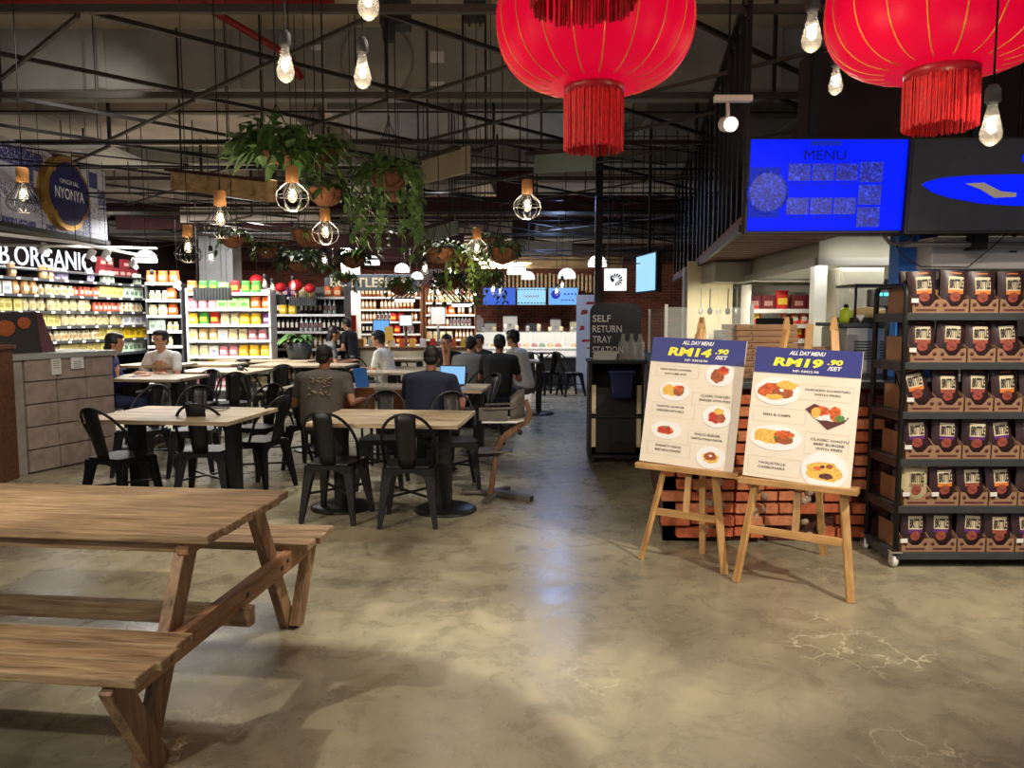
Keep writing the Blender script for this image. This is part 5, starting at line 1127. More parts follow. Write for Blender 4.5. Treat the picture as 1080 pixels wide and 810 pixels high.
def mk_chair(mat='black'):
    t = thing('metal_chair', 'x', 'chair', (0, 0, -50))
    seat = [(-.155, -.17), (.155, -.17), (.19, .0), (.19, .14), (.16, .18), (-.16, .18), (-.19, .14), (-.19, 0)]
    part('seat', MB().prism(seat, .435, .452, 'xy').prism([(a*.94, b_*.94) for a, b_ in seat], .40, .436, 'xy'), mat, t, .004)
    for sx in (-1, 1):
        for sy in (-1, 1):
            part('leg', MB().bar((sx*.15, sy*.14, .43), (sx*.205, sy*.215, .0), .078, .055, .034, .028, up=(0, 1, 0)), mat, t, .003)
    part('brace', MB().bar((-.17, -.17, .22), (.17, .17, .235), .016, .016).bar((-.17, .17, .235), (.17, -.17, .22), .016, .016), mat, t)
    ap = [(-.18, .435), (.18, .435), (.185, .25), (.15, .33), (.10, .385), (.04, .405), (-.04, .405), (-.10, .385), (-.15, .33), (-.185, .25)]
    part('apron', MB().prism(ap, -.175, -.170), mat, t); part('apron', MB().prism(ap, .170, .175), mat, t); part('apron', MB().prism(ap, -.182, -.177, 'yz'), mat, t); part('apron', MB().prism(ap, .177, .182, 'yz'), mat, t)
    pts = []
    for k in range(17):
        a = PI*k/16; x = -.205*math.cos(a); s_ = math.sin(a); z = .46+.39*min(1, s_**.55); y = -.02-.26*s_**.7 if 0 < k < 16 else -.02
        if k in (0, 16): z = .44; x = x*.9
        pts.append((x, y, z))
    part('back_hoop', MB().tube(pts, .0115, 8), mat, t)
    b = MB(); vs = []
    for j in range(6):
        f = j/5; z = .44+.41*f; y = -.165-.115*f; w_ = .062+.014*math.sin(PI*f*.5)
        for i in range(5): u = i/4*2-1; vs.append((u*w_, y-.012*(1-u*u), z))
    fs = [(j*5+i, j*5+i+1, (j+1)*5+i+1, (j+1)*5+i) for j in range(5) for i in range(4)]
    b.add(vs, fs, True); m_ = b.mesh('back_splat', mat); o = part('back_splat', m_, None, t); s = o.modifiers.new('thick', 'SOLIDIFY'); s.thickness = .004
    part('pressed_outline', MB().tube([(-.03, -.175-.012, .52), (.03, -.175-.012, .52), (.035, -.24-.01, .74), (-.035, -.24-.01, .74)], .003, 5, closed=True), mat, t)
    return t
ch = Proto(mk_chair()); bpy.context.view_layer.update()
def chair(px, py, rz, label, z=.45):
    """px,py = pixel of the seat centre"""
    c = P(px, py, z); ch.put((c.x, c.y, 0), rz, label, 'black metal cafe chairs')
chair(128, 480, -.35, 'black metal chair nearest the block counter, seen from behind')
chair(218, 473, .1, 'black metal chair seen from behind at the middle of the front left table')
chair(275, 463, 1.2, 'black metal chair at the right end of the front left table')
chair(205, 452, 3.3, 'black metal chair on the far side of the front left table facing the camera')
chair(272, 449, 2.8, 'black metal chair beyond the right corner of the front left table')
chair(151, 452, 3.0, 'black metal chair on the far side of the front left table nearest the block counter')
chair(355, 485, -.15, 'black metal chair seen from behind at the left half of the front centre table')
chair(433, 488, .0, 'black metal chair seen from behind at the right half of the front centre table')
chair(403, 461, 3.15, 'black metal chair facing the camera behind the front centre table, left')
chair(479, 463, 3.3, 'black metal chair facing the camera behind the front centre table, right')
chair(328, 447, -.25, 'black metal chair directly behind the brown shirted man')
chair(213, 424, 3.0, 'black metal chair tucked at the second row table near the block counter')
chair(245, 424, .5, 'black metal chair in the second row turned sideways')
chair(273, 416, -.7, 'black metal chair angled at the end of the second row table')
chair(297, 412, .4, 'black metal chair just left of the brown shirted man')
chair(258, 403, .3, 'black metal chair beside the third row table, left')
chair(290, 400, -.4, 'black metal chair beside the third row table, right')
chair(192, 404, 1.4, 'black metal chair behind the white shirted man')
chair(200, 396, .3, 'black metal chair in front of the white grocery shelf')
chair(505, 430, 2.3, 'black metal chair at the end of the laptop table')
chair(492, 417, 1.2, 'black metal chair beside the aisle, right of the laptop')
chair(520, 413, .9, 'black metal chair beside the aisle behind the high chair')
chair(418, 401, .2, 'black metal chair by the small pale till table')
chair(380, 398, -.3, 'black metal chair between the brown and navy shirted men')
chair(566, 392, -.5, 'black metal chair at the far round-based table, left')
chair(578, 392, .5, 'black metal chair at the far round-based table, right')
chair(602, 393, -1.2, 'black metal chair beside the low dark bench at the far counter')
c_ = P(571, 409); t = thing('bistro_table', 'dark tall table on a round floor plate near the far counter', 'table', (c_.x, c_.y, 0))
part('pole', MB().tube([(0, 0, 0), (0, 0, .76)], .04, 8), 'black', t); part('floor_plate', MB().lathe([(.62, 0), (.62, .02), (.1, .03), (0, .03)], n=28), 'black', t); part('table_top', MB().lathe([(.28, .74), (.3, .76), (0, .76)], n=24), 'black', t)
# brown wooden backed chairs at the front centre table's far side
def mk_wood_chair():
    t = thing('wooden_chair', 'x', 'chair', (0, 0, -50))
    part('backrest', MB().box((0, -.2, .70), (.42, .025, .23), (.12, 0, 0)), 'brownwood', t, .01); part('seat', MB().box((0, 0, .44), (.42, .4, .03)), 'brownwood', t, .01)
    for sx in (-1, 1):
        part('rear_post', MB().bar((sx*.17, -.17, 0), (sx*.17, -.19, .76), .028, .028), 'black', t); part('leg', MB().bar((sx*.17, .17, 0), (sx*.17, .17, .43), .028, .028), 'black', t)
    return t
wc = Proto(mk_wood_chair()); bpy.context.view_layer.update()
for (px, py, rz, lb) in ((376, 446, .0, 'brown wooden backed chair under the water bottle'), (423, 448, .05, 'brown wooden backed chair behind the navy shirted man'), (533, 400, .0, 'brown wooden backed chair of the black shirted man by the aisle')):
    c_ = P(px, py, .44); wc.put((c_.x, c_.y+.1, 0), rz, lb, 'brown wooden backed chairs')
# high chair
c_ = P(521, 525); t = thing('high_chair', 'brown and grey wooden child high chair beside the front centre table', 'high chair', (c_.x, c_.y, 0), 0)
part('floor_runner', MB().bar((-.28, .12, .025), (.05, .1, .025), .07, .03).bar((-.06, -.22, .02), (.02, .1, .03), .06, .035).bar((-.02, .06, .04), (.32, -.12, .02), .075, .045).bar((-.0, .12, .03), (.12, .3, .02), .06, .035), 'highgrey', t, .006, label='grey crossing floor runners')
part('curved_stem', MB().bar((-.03, 0, .03), (.03, .02, .44), .05, .06, .05, .055).bar((.03, .02, .42), (.08, .02, .53), .05, .055).bar((.08, .02, .52), (.27, .02, .66), .05, .05).bar((.27, .02, .64), (.31, .02, .74), .05, .045).bar((.31, .02, .72), (.27, .02, .84), .05, .04), 'highchair', t, .008)
part('foot_rest', MB().prism([(-.13, -.12), (.16, -.06), (.16, .12), (-.13, .14)], .40, .415, 'xy'), 'highgrey', t, .003)
part('seat_plate', MB().prism([(-.1, -.14), (.2, -.13), (.26, .0), (.2, .15), (-.1, .16)], .66, .68, 'xy'), 'white', t, .006, label='pale seat plate')
pts = [(-.08, -.16, .78), (.15, -.16, .79), (.25, -.05, .8), (.25, .08, .8), (.15, .17, .79), (-.08, .17, .78)]
part('guard_rail', MB().tube(pts, .012, 6), 'highgrey', t); b = MB()
for k in range(5):
    p0 = V(pts[k]); p1 = V(pts[k+1]); b.bar((p0+p1)/2-V((0, 0, .02)), (p0+p1)/2-V((0, 0, .021)), .01, .01)
vs = []
for j in range(5):
    for i in range(9):
        a = -1.3+2.6*i/8; rr_ = .16; vs.append((.10+rr_*math.cos(a), .0+rr_*math.sin(a), .70+.23*j/4*(1-.35*(abs(a)/1.3)**3)))
m_ = MB().add(vs, [(j*9+i, j*9+i+1, (j+1)*9+i+1, (j+1)*9+i) for j in range(4) for i in range(8)], True).mesh('back_shell', 'highgrey'); o = part('back_shell', m_, None, t); o.modifiers.new('thick', 'SOLIDIFY').thickness = .012
part('side_guard', MB().box((.0, -.15, .74), (.24, .01, .11)), 'highgrey', t, .004); part('adjust_knob', MB().lathe([(.0, 0), (.022, 0), (.022, .02), (0, .02)], (.22, -.02, .57), 12, rot=(PI/2, 0, 0)), 'black', t)

# ============================================================ LANTERNS
def lantern(px, Y, R_, ztop, zmid, zbot, rb, tas, lb, zfr, col):
    X_ = (px-540)/FPX*Y; t = thing('red_lantern', lb, 'lantern', (X_, Y, 0))
    n_ = 160; prof = []
    K_ = 22
    for k in range(K_+1):
        f = k/K_; a = -PI/2+PI*f
        r0 = rb if a < 0 else .2
        r = r0+(R_-r0)*math.cos(a)**.72; z = zmid+(math.sin(a)*(zmid-zbot) if a < 0 else math.sin(a)*(ztop-zmid)); prof.append((r, z))
    vs = []; ribs = 20
    for r, z in prof:
        for j in range(n_):
            t_ = 2*PI*j/n_; ph = (j % (n_//ribs))/(n_/ribs); k_ = 1-.022*(1-math.sin(PI*ph))*(r/R_)
            vs.append((r*k_*math.cos(t_), r*k_*math.sin(t_), z))
    fs = [(i*n_+j, i*n_+(j+1) % n_, (i+1)*n_+(j+1) % n_, (i+1)*n_+j) for i in range(K_) for j in range(n_)]
    part('silk_body', MB().add(vs, fs, True), 'lantern', t)
    b = MB()
    for q in range(ribs):
        t_ = 2*PI*q/ribs; b.tube([((r*.979+.003)*math.cos(t_), (r*.979+.003)*math.sin(t_), z) for r, z in prof[1:-1]], .0028, 5)
    part('gold_rib', b, 'goldline', t, kind='stuff')
    part('collar', MB().lathe([(rb-.01, zbot-.035), (rb+.004, zbot-.035), (rb+.006, zbot+.012), (rb-.004, zbot+.02)], n=36), 'redcap', t)
    part('top_collar', MB().lathe([(.2, ztop-.01), (.21, ztop+.05), (.05, ztop+.06), (0, ztop+.06)], n=32), 'redcap', t)
    b = MB(); rnd = random.Random(int(px))
    for q in range(190):
        a = 2*PI*q/190; r = rb+rnd.uniform(-.006, .006); l = tas*(1+rnd.uniform(-.06, .02)); dx = rnd.uniform(-.004, .004)
        b.tube([(r*math.cos(a), r*math.sin(a), zbot-.03), ((r-.002)*math.cos(a)+dx, (r-.002)*math.sin(a), zbot-.03-l)], [.0026, .0022], 4, caps=False)
    part('bottom_tassel', b, 'tassel', t, kind='stuff'); b = MB()
    for q in range(240):
        a = 2*PI*q/240; l = zfr*(1+rnd.uniform(-.12, .08))
        b.tube([(.205*math.cos(a), .205*math.sin(a), ztop+.045), (.235*math.cos(a), .235*math.sin(a), ztop-.01), (.25*math.cos(a+.01), .25*math.sin(a+.01), ztop-l)], .0028, 4, caps=False)
    part('top_fringe', b, 'tassel', t, kind='stuff')
    part('hanging_cord', MB().tube([(0, 0, ztop+.05), (0, 0, 4.4)], .006, 5), 'black', t)
    return t
lantern(624, 3.25, .405, 2.93, 2.745, 2.485, .118, .225, 'big red silk lantern with tassel, left of the two lanterns', .02, 0)
lantern(979, 2.86, .405, 2.95, 2.65, 2.43, .12, .175, 'big red silk lantern with tassel, right one above the menu screen', .02, 0)

lantern(612, 1.85, .405, 2.97, 2.78, 2.515, .118, .225, 'red silk lantern nearest the camera, only its tassel dipping in at the top edge', .02, 0)
# ============================================================ BULBS
def bulb_shape(r, h):    # teardrop filament bulb hanging down, top at 0
    return [(r*.42, 0), (r*.46, -h*.15), (r*.72, -h*.42), (r, -h*.70), (r*.88, -h*.86), (r*.5, -h*.96), (.006, -h*1.0)]
def mk_edison():
    t = thing('pendant_bulb', 'x', 'pendant lamp', (0, 0, -50)); r, h = .033, .135
    part('glass_bulb', MB().lathe(bulb_shape(r, h), n=16), 'bulbglass', t)
    part('filament', MB().tube([(.012*math.cos(k*1.3), .012*math.sin(k*1.3), -.045-.005*k) for k in range(10)], .0042, 5), 'filament', t)
    part('glowing_core', MB().ball((0, 0, -.072), (.013, .013, .026), 8, 6), 'coreglow', t)
    part('socket', MB().lathe([(0, .05), (.012, .05), (.022, .035), (.023, .0), (.017, -.008), (0, -.008)], n=14), 'blackmat', t); return t
ed = Proto(mk_edison()); bpy.context.view_layer.update()
def cord(t, z0, z1=4.4, r=.0035): return part('cord', MB().tube([(0, 0, 0), (0, 0, z1-z0)], r, 5), 'black', t)
LIT = []
for (px, py, Y, lb) in ((300.5, 47, 2.9, 'bare teardrop bulb hanging upper left, left one of the pair beneath the grey beam'), (382, 54, 2.95, 'bare teardrop bulb hanging upper left, right one of the pair beneath the grey beam'), (388, -28, 2.4, 'bare teardrop bulb cut off by the top edge of the photo'),
        (857, 10, 2.6, 'bare teardrop bulb hanging just left of the right lantern'), (882, 69, 3.7, 'bare teardrop bulb partly hidden by the right lantern'), (1047, 107, 2.45, 'bare teardrop bulb hanging right of the right lantern')):
    c_ = Q(px, py, Y); o = ed.put(c_, 0, lb, 'bare teardrop bulbs'); cord(o, c_.z+.0).location = (0, 0, .045); LIT.append((c_.x, c_.y, c_.z-.08, 4))
def mk_caged(R_=.10, Hh=.19, wires=14, geo=0):
    t = thing('caged_pendant', 'x', 'pendant lamp', (0, 0, -50))
    part('wooden_socket', MB().lathe([(0, .09), (.03, .09), (.036, .08), (.036, 0), (0, 0)], n=18), 'corkwood', t)
    part('glass_bulb', MB().lathe(bulb_shape(.03, .12), n=14), 'bulbglass', t); part('glowing_core', MB().ball((0, 0, -.07), (.013, .013, .026), 8, 6), 'filament', t)
    b = MB()
    for k in range(wires):
        a = 2*PI*k/wires
        pr_ = [(.03, 0), (R_*.5, -Hh*.25), (R_*.86, -Hh*.5), (R_, -Hh*.72), (R_*.85, -Hh*.9), (R_*.4, -Hh)] if not geo else [(.028, 0), (R_*.6, -Hh*.15), (R_*.93, -Hh*.35), (R_, -Hh*.58), (R_*.8, -Hh*.85), (R_*.4, -Hh)]
        tw = .25*(-1)**k if geo else 0
        b.tube([(r*math.cos(a+tw*i/3), r*math.sin(a+tw*i/3), z) for i, (r, z) in enumerate(pr_)], .0022, 4)
    for (r, z) in ((R_, -Hh*(.5 if geo else .66)), (R_*.3, -Hh)): b.tube([(r*math.cos(a), r*math.sin(a), z) for a in [2*PI*k/16 for k in range(16)]], .0022, 4, closed=True)
    part('wire_cage', b, 'black' if not geo else 'silver', t); return t
cg = Proto(mk_caged()); cg2 = Proto(mk_caged(.095, .165, 12, 1)); bpy.context.view_layer.update()
for (px, py, Y, g_, lb) in ((24, 192, 5.0, 0, 'black caged bulb with wooden socket in front of the tiled box sign'), (232, 217, 4.7, 0, 'black caged bulb with wooden socket hanging from the long timber board'), (198, 250, 5.9, 0, 'black caged bulb with wooden socket left of the long timber board end'),
        (308, 192, 4.6, 1, 'caged bulb half hidden under the biggest plant basket'), (343, 233, 5.6, 1, 'caged bulb glowing beside the orange lit basket'), (556, 204, 5.2, 1, 'silver caged bulb hanging alone below the first red lantern'), (503, 252, 6.4, 1, 'caged bulb with wooden socket among the right hand hanging plants')):
    c_ = Q(px, py, Y); o = (cg2 if g_ else cg).put(c_, 0, lb, 'caged bulbs with wooden sockets'); cord(o, c_.z+.09).location = (0, 0, .085); LIT.append((c_.x, c_.y, c_.z-.09, 5))
k = 0
for (px, py, Y) in ((448, 279, 9), (474, 282, 9.5), (455, 304, 12), (462, 306, 12), (482, 306, 12.5), (507, 273, 10), (520, 303, 12), (528, 305, 12.5), (515, 268, 9), (593, 299, 13), (587, 306, 15), (222, 268, 10.5), (160, 293, 11.5), (458, 296, 11), (342, 270, 9), (279, 297, 12.5), (287, 301, 13), (309, 299, 12.5), (484, 268, 8.5), (501, 309, 13)):
    c_ = Q(px, py-4, Y); k += 1
    o = ed.put(c_, 0, 'small far bare bulb glowing in the middle of the hall beyond the caged bulbs', 'distant bare bulbs'); cord(o, c_.z).location = (0, 0, .045); o.scale = (1.3, 1.3, 1.3)
for (x, y, z, pw) in LIT: point((x, y, z-.12), pw, (1, .78, .5), .03)

# ceiling track spot beside the blue screen
def trackspot(px, py, Y, lb, aim=(0, -1, -.25), s=1.0):
    c_ = Q(px, py, Y); t = thing('track_spot', lb, 'light', c_)
    d = V(aim).normalized(); q = d.to_track_quat('-Z', 'Y').to_euler()
    part('can', MB().lathe([(0, .08), (.03, .08), (.045, .06), (.045, -.06), (.04, -.062), (.038, -.05), (0, -.05)], n=18, rot=q), 'white', t); part('lens', MB().lathe([(0, -.058), (.036, -.058), (0, -.056)], n=18, rot=q), 'spotface', t)
    part('arm', MB().tube([(0, 0, .0), (.0, .02, .13)], .012, 6), 'white', t); part('track_adapter', MB().box((.03, .02, .15), (.22, .05, .035)), 'white', t, .004)
    part('drop_rod', MB().tube([(.0, .02, .16), (0, .02, 4.4-c_.z)], .006, 4), 'black', t)
trackspot(768, 131, 4.6, 'white track spot glowing left of the blue menu screen')

# ============================================================ HANGING PLANTS
random.seed(21)
def leaf(b, p, d, L_, W_, droop, n):
    d = V(d).normalized(); side = d.cross(V((0, 0, 1)))
    if side.length < .1: side = V((1, 0, 0))
    side.normalize(); up = side.cross(d)
    s = [(0, 0), (.12, .62), (.35, 1), (.65, .72), (1, 0)]; vs = [p]
    for f, w_ in s[1:-1]:
        c_ = p+d*L_*f-V((0, 0, 1))*droop*f*f*L_; vs += [c_-side*W_*w_/2+up*.15*W_*w_, c_-up*.0, c_+side*W_*w_/2+up*.15*W_*w_]
    vs.append(p+d*L_-V((0, 0, 1))*droop*L_)
    b.add(vs, [(0, 1, 2), (0, 2, 3), (1, 4, 5, 2), (2, 5, 6, 3), (4, 7, 8, 5), (5, 8, 9, 6), (7, 10, 8), (8, 10, 9)], True)
def basket_plant(px, py, Y, R_, lb, leaves, spread, trails, mat, lsz=.07, mat2=None, tilt=0, hang=None, label=None):
    leaves = int(leaves*1.9); trails = (int(trails[0]*(1.0 if trails[0] > 15 else 1.5)), trails[1]*1.05); lsz *= 1.08
    c_ = Q(px, py, Y); t = thing('hanging_plant', lb, 'hanging plant', c_)
    part('coir_basket', MB().lathe([(0, -R_*.95), (R_*.4, -R_*.88), (R_*.75, -R_*.6), (R_*.95, -R_*.2), (R_, 0), (R_*.93, 0), (R_*.85, -.03), (0, -.04)], n=20, rot=(tilt, tilt*.6, 0)), 'terra', t)
    b = MB().tube([(R_*1.01*math.cos(a), R_*1.01*math.sin(a), 0) for a in [2*PI*k/18 for k in range(18)]], .005, 5, closed=True)
    for k in range(8):
        a = 2*PI*k/8; b.tube([(R_*1.0*math.cos(a), R_*1.0*math.sin(a), 0), (R_*.8*math.cos(a), R_*.8*math.sin(a), -R_*.58), (R_*.1*math.cos(a), R_*.1*math.sin(a), -R_*.96)], .003, 4)
    part('wire_frame', b, 'black', t)
    b = MB()
    for k in range(3): a = 2*PI*k/3; b.tube([(R_*math.cos(a), R_*math.sin(a), 0), (0, 0, R_*2.2)], .003, 4)
    b.tube([(0, 0, R_*2.2), (0, 0, 4.4-c_.z)], .0035, 4); part('hanging_chain', b, 'black', t)
    f = MB(); f2 = MB(); st = MB()
    for k in range(leaves):
        a = random.uniform(0, 2*PI); el = random.uniform(-.1, 1.2); r = R_*random.uniform(.1, 1)
        st0 = V((r*.6*math.cos(a), r*.6*math.sin(a), 0)); d = V((math.cos(a)*math.cos(el), math.sin(a)*math.cos(el), math.sin(el)))
        ln = spread*random.uniform(.25, 1); tip = st0+d*ln-V((0, 0, ln*.3)); 
        if k % 2 == 0: st.tube([st0, st0.lerp(tip, .5)+V((0, 0, .03)), tip], .0022, 3, caps=False)
        leaf(f if random.random() < .7 else f2, tip, (d.x+random.uniform(-.5, .5), d.y+random.uniform(-.5, .5), random.uniform(-.7, .3)), lsz*random.uniform(.7, 1.4), lsz*random.uniform(.55, .9), random.uniform(.1, .6), 0)
    for k in range(trails[0]):
        a = random.uniform(0, 2*PI); p = V((R_*1.02*math.cos(a), R_*1.02*math.sin(a), .02)); L_ = trails[1]*random.uniform(.35, 1); pts = [p]
        m_ = max(3, int(L_/.05)); dr = V((math.cos(a), math.sin(a), 0))*.02
        for q in range(m_):
            p = p+dr*(1 if q < 3 else random.uniform(-.4, .5))+V((random.uniform(-.012, .012), random.uniform(-.012, .012), -.05 if q else -.01)); pts.append(p)
            leaf(f if random.random() < .6 else f2, p, (random.uniform(-1, 1), random.uniform(-1, 1), random.uniform(-.8, -.1)), lsz*random.uniform(.6, 1.1), lsz*random.uniform(.5, .8), .4, 0)
        st.tube(pts, .0022, 3, caps=False)
    part('foliage', f, mat, t, kind='stuff'); part('foliage', f2, mat2 or 'leafC', t, kind='stuff', label='lighter leaves'); part('stem', st, 'leafC', t, kind='stuff')
basket_plant(292, 155, 4.9, .12, 'biggest leafy pothos in a coir basket, upper left of the plant cluster', 150, .26, (7, .22), 'leafA', .085, 'leafA')
basket_plant(333, 158, 5.1, .135, 'pothos basket showing its orange coir side, right of the biggest one', 60, .18, (5, .34), 'leafA', .08)
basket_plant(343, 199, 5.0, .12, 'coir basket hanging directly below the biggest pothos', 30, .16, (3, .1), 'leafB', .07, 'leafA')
basket_plant(410, 180, 5.3, .15, 'basket of pothos with long vines trailing down, alone right of the cluster', 110, .17, (24, .62), 'leafA', .062, 'leafA')
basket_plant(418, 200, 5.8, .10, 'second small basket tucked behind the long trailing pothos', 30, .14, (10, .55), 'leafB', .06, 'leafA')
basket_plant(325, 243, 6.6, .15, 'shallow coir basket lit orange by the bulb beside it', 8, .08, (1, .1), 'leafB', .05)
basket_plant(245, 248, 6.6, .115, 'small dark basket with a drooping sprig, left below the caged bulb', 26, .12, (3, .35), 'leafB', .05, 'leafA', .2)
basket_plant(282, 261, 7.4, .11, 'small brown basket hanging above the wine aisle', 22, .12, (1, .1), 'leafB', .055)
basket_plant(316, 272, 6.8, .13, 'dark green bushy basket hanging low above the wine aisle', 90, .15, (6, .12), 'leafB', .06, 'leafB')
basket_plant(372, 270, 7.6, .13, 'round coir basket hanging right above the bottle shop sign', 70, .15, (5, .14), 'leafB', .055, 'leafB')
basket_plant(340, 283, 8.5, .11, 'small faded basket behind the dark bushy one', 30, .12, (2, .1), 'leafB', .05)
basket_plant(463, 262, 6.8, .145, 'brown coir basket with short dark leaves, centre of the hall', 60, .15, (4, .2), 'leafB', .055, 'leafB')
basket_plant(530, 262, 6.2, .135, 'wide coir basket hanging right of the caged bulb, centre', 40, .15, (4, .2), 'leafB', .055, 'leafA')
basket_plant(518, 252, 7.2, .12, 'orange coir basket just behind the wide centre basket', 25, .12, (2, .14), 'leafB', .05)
basket_plant(492, 268, 6.9, .12, 'bright leafed trailing plant between the two centre baskets', 90, .20, (16, .42), 'leafC', .05, 'leafC')
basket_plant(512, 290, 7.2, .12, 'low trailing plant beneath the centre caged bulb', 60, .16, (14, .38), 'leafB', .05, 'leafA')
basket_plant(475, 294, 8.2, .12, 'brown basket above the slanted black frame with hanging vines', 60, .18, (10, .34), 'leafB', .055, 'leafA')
basket_plant(422, 300, 9.2, .14, 'low coir basket in front of the bottle shop sign end', 60, .2, (5, .16), 'leafA', .06, 'leafC')
basket_plant(364, 291, 10, .10, 'tiny green plant hanging over the bottle shop sign letters', 40, .14, (4, .3), 'leafA', .06, 'leafA')

# potted floor plants amid the tables
c_ = P(316, 379, .82)
t = thing('potted_plant', 'leafy green arching plant standing on the long pine table before the wine shelf', 'plant', (c_.x, c_.y, .82))
part('pot', MB().lathe([(0, 0), (.12, 0), (.16, .2), (.14, .2), (.13, .17), (0, .17)], n=18), 'dark', t); f = MB()
for k in range(46):
    a = random.uniform(0, 2*PI); p = V((.03*math.cos(a), .03*math.sin(a), .17)); d = V((math.cos(a)*.6, math.sin(a)*.6, random.uniform(.6, 1.5))).normalized(); L_ = random.uniform(.25, .5); pts = []
    W_ = .045
    s = [p+d*L_*q/6-V((0, 0, 1))*(q/6)**2*L_*.75 for q in range(7)]; sd = d.cross(V((0, 0, 1))).normalized()
    vs = []; 
    for q, c2 in enumerate(s): wq = W_*math.sin(PI*(.1+.9*q/6)); vs += [c2-sd*wq, c2+sd*wq]
    f.add(vs, [(2*q, 2*q+1, 2*q+3, 2*q+2) for q in range(6)], True)
part('foliage', f, 'leafA', t, kind='stuff'); t.scale = (1.45, 1.45, 1.45)
t = thing('potted_plant', 'airy plant on the duct shelf above the tiled box sign', 'plant', (NX+.2, 9.3, 3.43)); part('pot', MB().lathe([(0, 0), (.07, 0), (.09, .1), (0, .1)], n=12), 'terra', t); f = MB()
for k in range(26): a = random.uniform(0, 6.28); leaf(f, V((0, 0, .1)), (math.cos(a), math.sin(a), random.uniform(.2, 1.2)), .2, .02, .5, 0)
part('foliage', f, 'leafB', t, kind='stuff')
solo('hung_light_panel', MB().box((0, 0, 0), (.8, 1.0, .05)).box((0, 0, -.03), (.7, .9, .01)), 'white', 'flat pale lighting raft hung above the tiled box sign', 'lighting raft', (NX+.35, 9.4, 3.47)).name = 'lighting_raft'
# small things on tables
c_ = P(401, 408, .75); t = thing('water_bottle', 'large clear plastic water bottle on the table between the two men', 'bottle', (c_.x, c_.y-.05, .752))
part('bottle_body', MB().lathe([(0, 0), (.042, 0), (.046, .03), (.043, .06), (.046, .09), (.043, .12), (.046, .17), (.02, .22), (.016, .25), (0, .25)], n=16), 'glass', t); part('cap', MB().lathe([(.018, .245), (.018, .27), (0, .27)], n=12), 'white', t)
def laptop(px, py, z, rz, lb, scr=True):
    c_ = P(px, py, z); t = thing('laptop', lb, 'laptop', (c_.x, c_.y, z+.002), rz)
    part('base', MB().box((0, 0, .008), (.32, .22, .014)), 'dark', t, .003); s_ = part('screen_lid', MB().box((0, .12, .115), (.32, .01, .22), (-.2, 0, 0)), 'dark', t, .003)
    part('lit_screen', MB().box((0, .112, .115), (.30, .003, .20), (-.2, 0, 0)), 'laptopscr', s_)
laptop(474, 407, .75, -.25, 'open laptop with light blue screen in front of the navy shirted man')
c_ = P(381, 409, .75); solo('tablet', MB().box((0, 0, .11), (.16, .012, .22), (-.3, 0, .4)).box((0, .04, .01), (.1, .08, .015)), 'bluecol', 'blue backed tablet propped beside the brown shirted man', 'tablet', (c_.x, c_.y, .755), .3)
c_ = P(177, 383, .93); solo('blue_menu_card', MB().box((0, 0, .09), (.1, .02, .17)).box((0, 0, .01), (.11, .06, .015)), 'bluecol', 'small blue stand on the table in front of the white shirted man', 'menu card', (c_.x, c_.y-.1, .93))
c_ = P(205, 436, .75); solo('white_napkin', MB().box((0, 0, .004), (.16, .1, .006)).box((.02, .01, .009), (.12, .08, .004), (0, 0, .2)), 'white', 'folded white napkin on the front left table', 'napkin', (c_.x+.1, c_.y+.2, .752), .3)
c_ = P(210, 433, .75); solo('dark_tray', MB().box((0, 0, .006), (.22, .14, .01)).box((0, .07, .013), (.22, .008, .01)).box((0, -.07, .013), (.22, .008, .01)), 'dark', 'small dark tray on the front left table beside the napkin', 'tray', (c_.x+.1, c_.y+.08, .752), .1)
# tills and displays in the middle distance
for (px, py, Y, w_, h_, mt, lb) in ((402, 345, 15.0, .3, .26, 'screenpale', 'lit blue till screen in front of the bottle shelves'), (428, 338, 15.4, .24, .2, 'peasign', 'white lit tilted till screen in front of the bottle shelves'), (462, 333, 16.5, .3, .36, 'white', 'white notice board panel left of the black display near the far counter')):
    c_ = Q(px, py, Y); t = thing('till_screen', lb, 'screen', (c_.x, c_.y, 0), .1)
    part('pole', MB().tube([(0, 0, 0), (0, 0, c_.z-h_/2)], .03, 6), 'dark', t); part('casing', MB().box((0, .02, c_.z), (w_+.03, .03, h_+.03)), 'dark', t); part('lit_panel', MB().box((0, 0, c_.z), (w_, .006, h_)), mt, t); part('foot_plate', MB().lathe([(.2, 0), (.2, .02), (0, .02)], n=14), 'dark', t)
c_ = Q(363, 341, 16.0); solo('red_poster_board', MB().box((0, 0, 0), (.5, .03, .34)).box((0, .02, -.75), (.05, .03, 1.3)), 'foodR', 'bright red board behind the standing person in black', 'board', (c_.x, c_.y, c_.z))
c_ = Q(410, 352, 14.2); solo('yellow_card_stand', MB().box((0, 0, 0), (.16, .02, .26), (-.2, 0, .2)).box((0, .03, -.55), (.03, .03, 1.1)).box((0, .03, -c_.z+.01), (.2, .2, .02)).box((0, .03, -.9), (.03, .03, .5)), 'foodY', 'yellow price card on a stand beside the seated man in white near the tills', 'card', (c_.x, c_.y, c_.z))
c_ = Q(375, 372, 14.5)
t = thing('till_counter', 'low white till counter with goods in front of the bottle shelves', 'counter', (c_.x+.9, 15.2, 0)); part('body', MB().box((0, 0, .45), (2.6, .6, .9)), 'cream', t, .01); part('worktop', MB().box((0, 0, .92), (2.7, .7, .04)), 'brownwood', t)
for k in range(12): solo('counter_goods', MB().box((0, 0, .08), (.1, .1, .16)).box((0, -.052, .08), (.07, .006, .07)), ['foodO', 'foodY', 'white', 'foodR', 'cream'][k % 5], 'small bright packet standing on the low till counter', 'packet', (c_.x-.2+k*.2, 15.1, .942), 0, 'packets on the till counter')
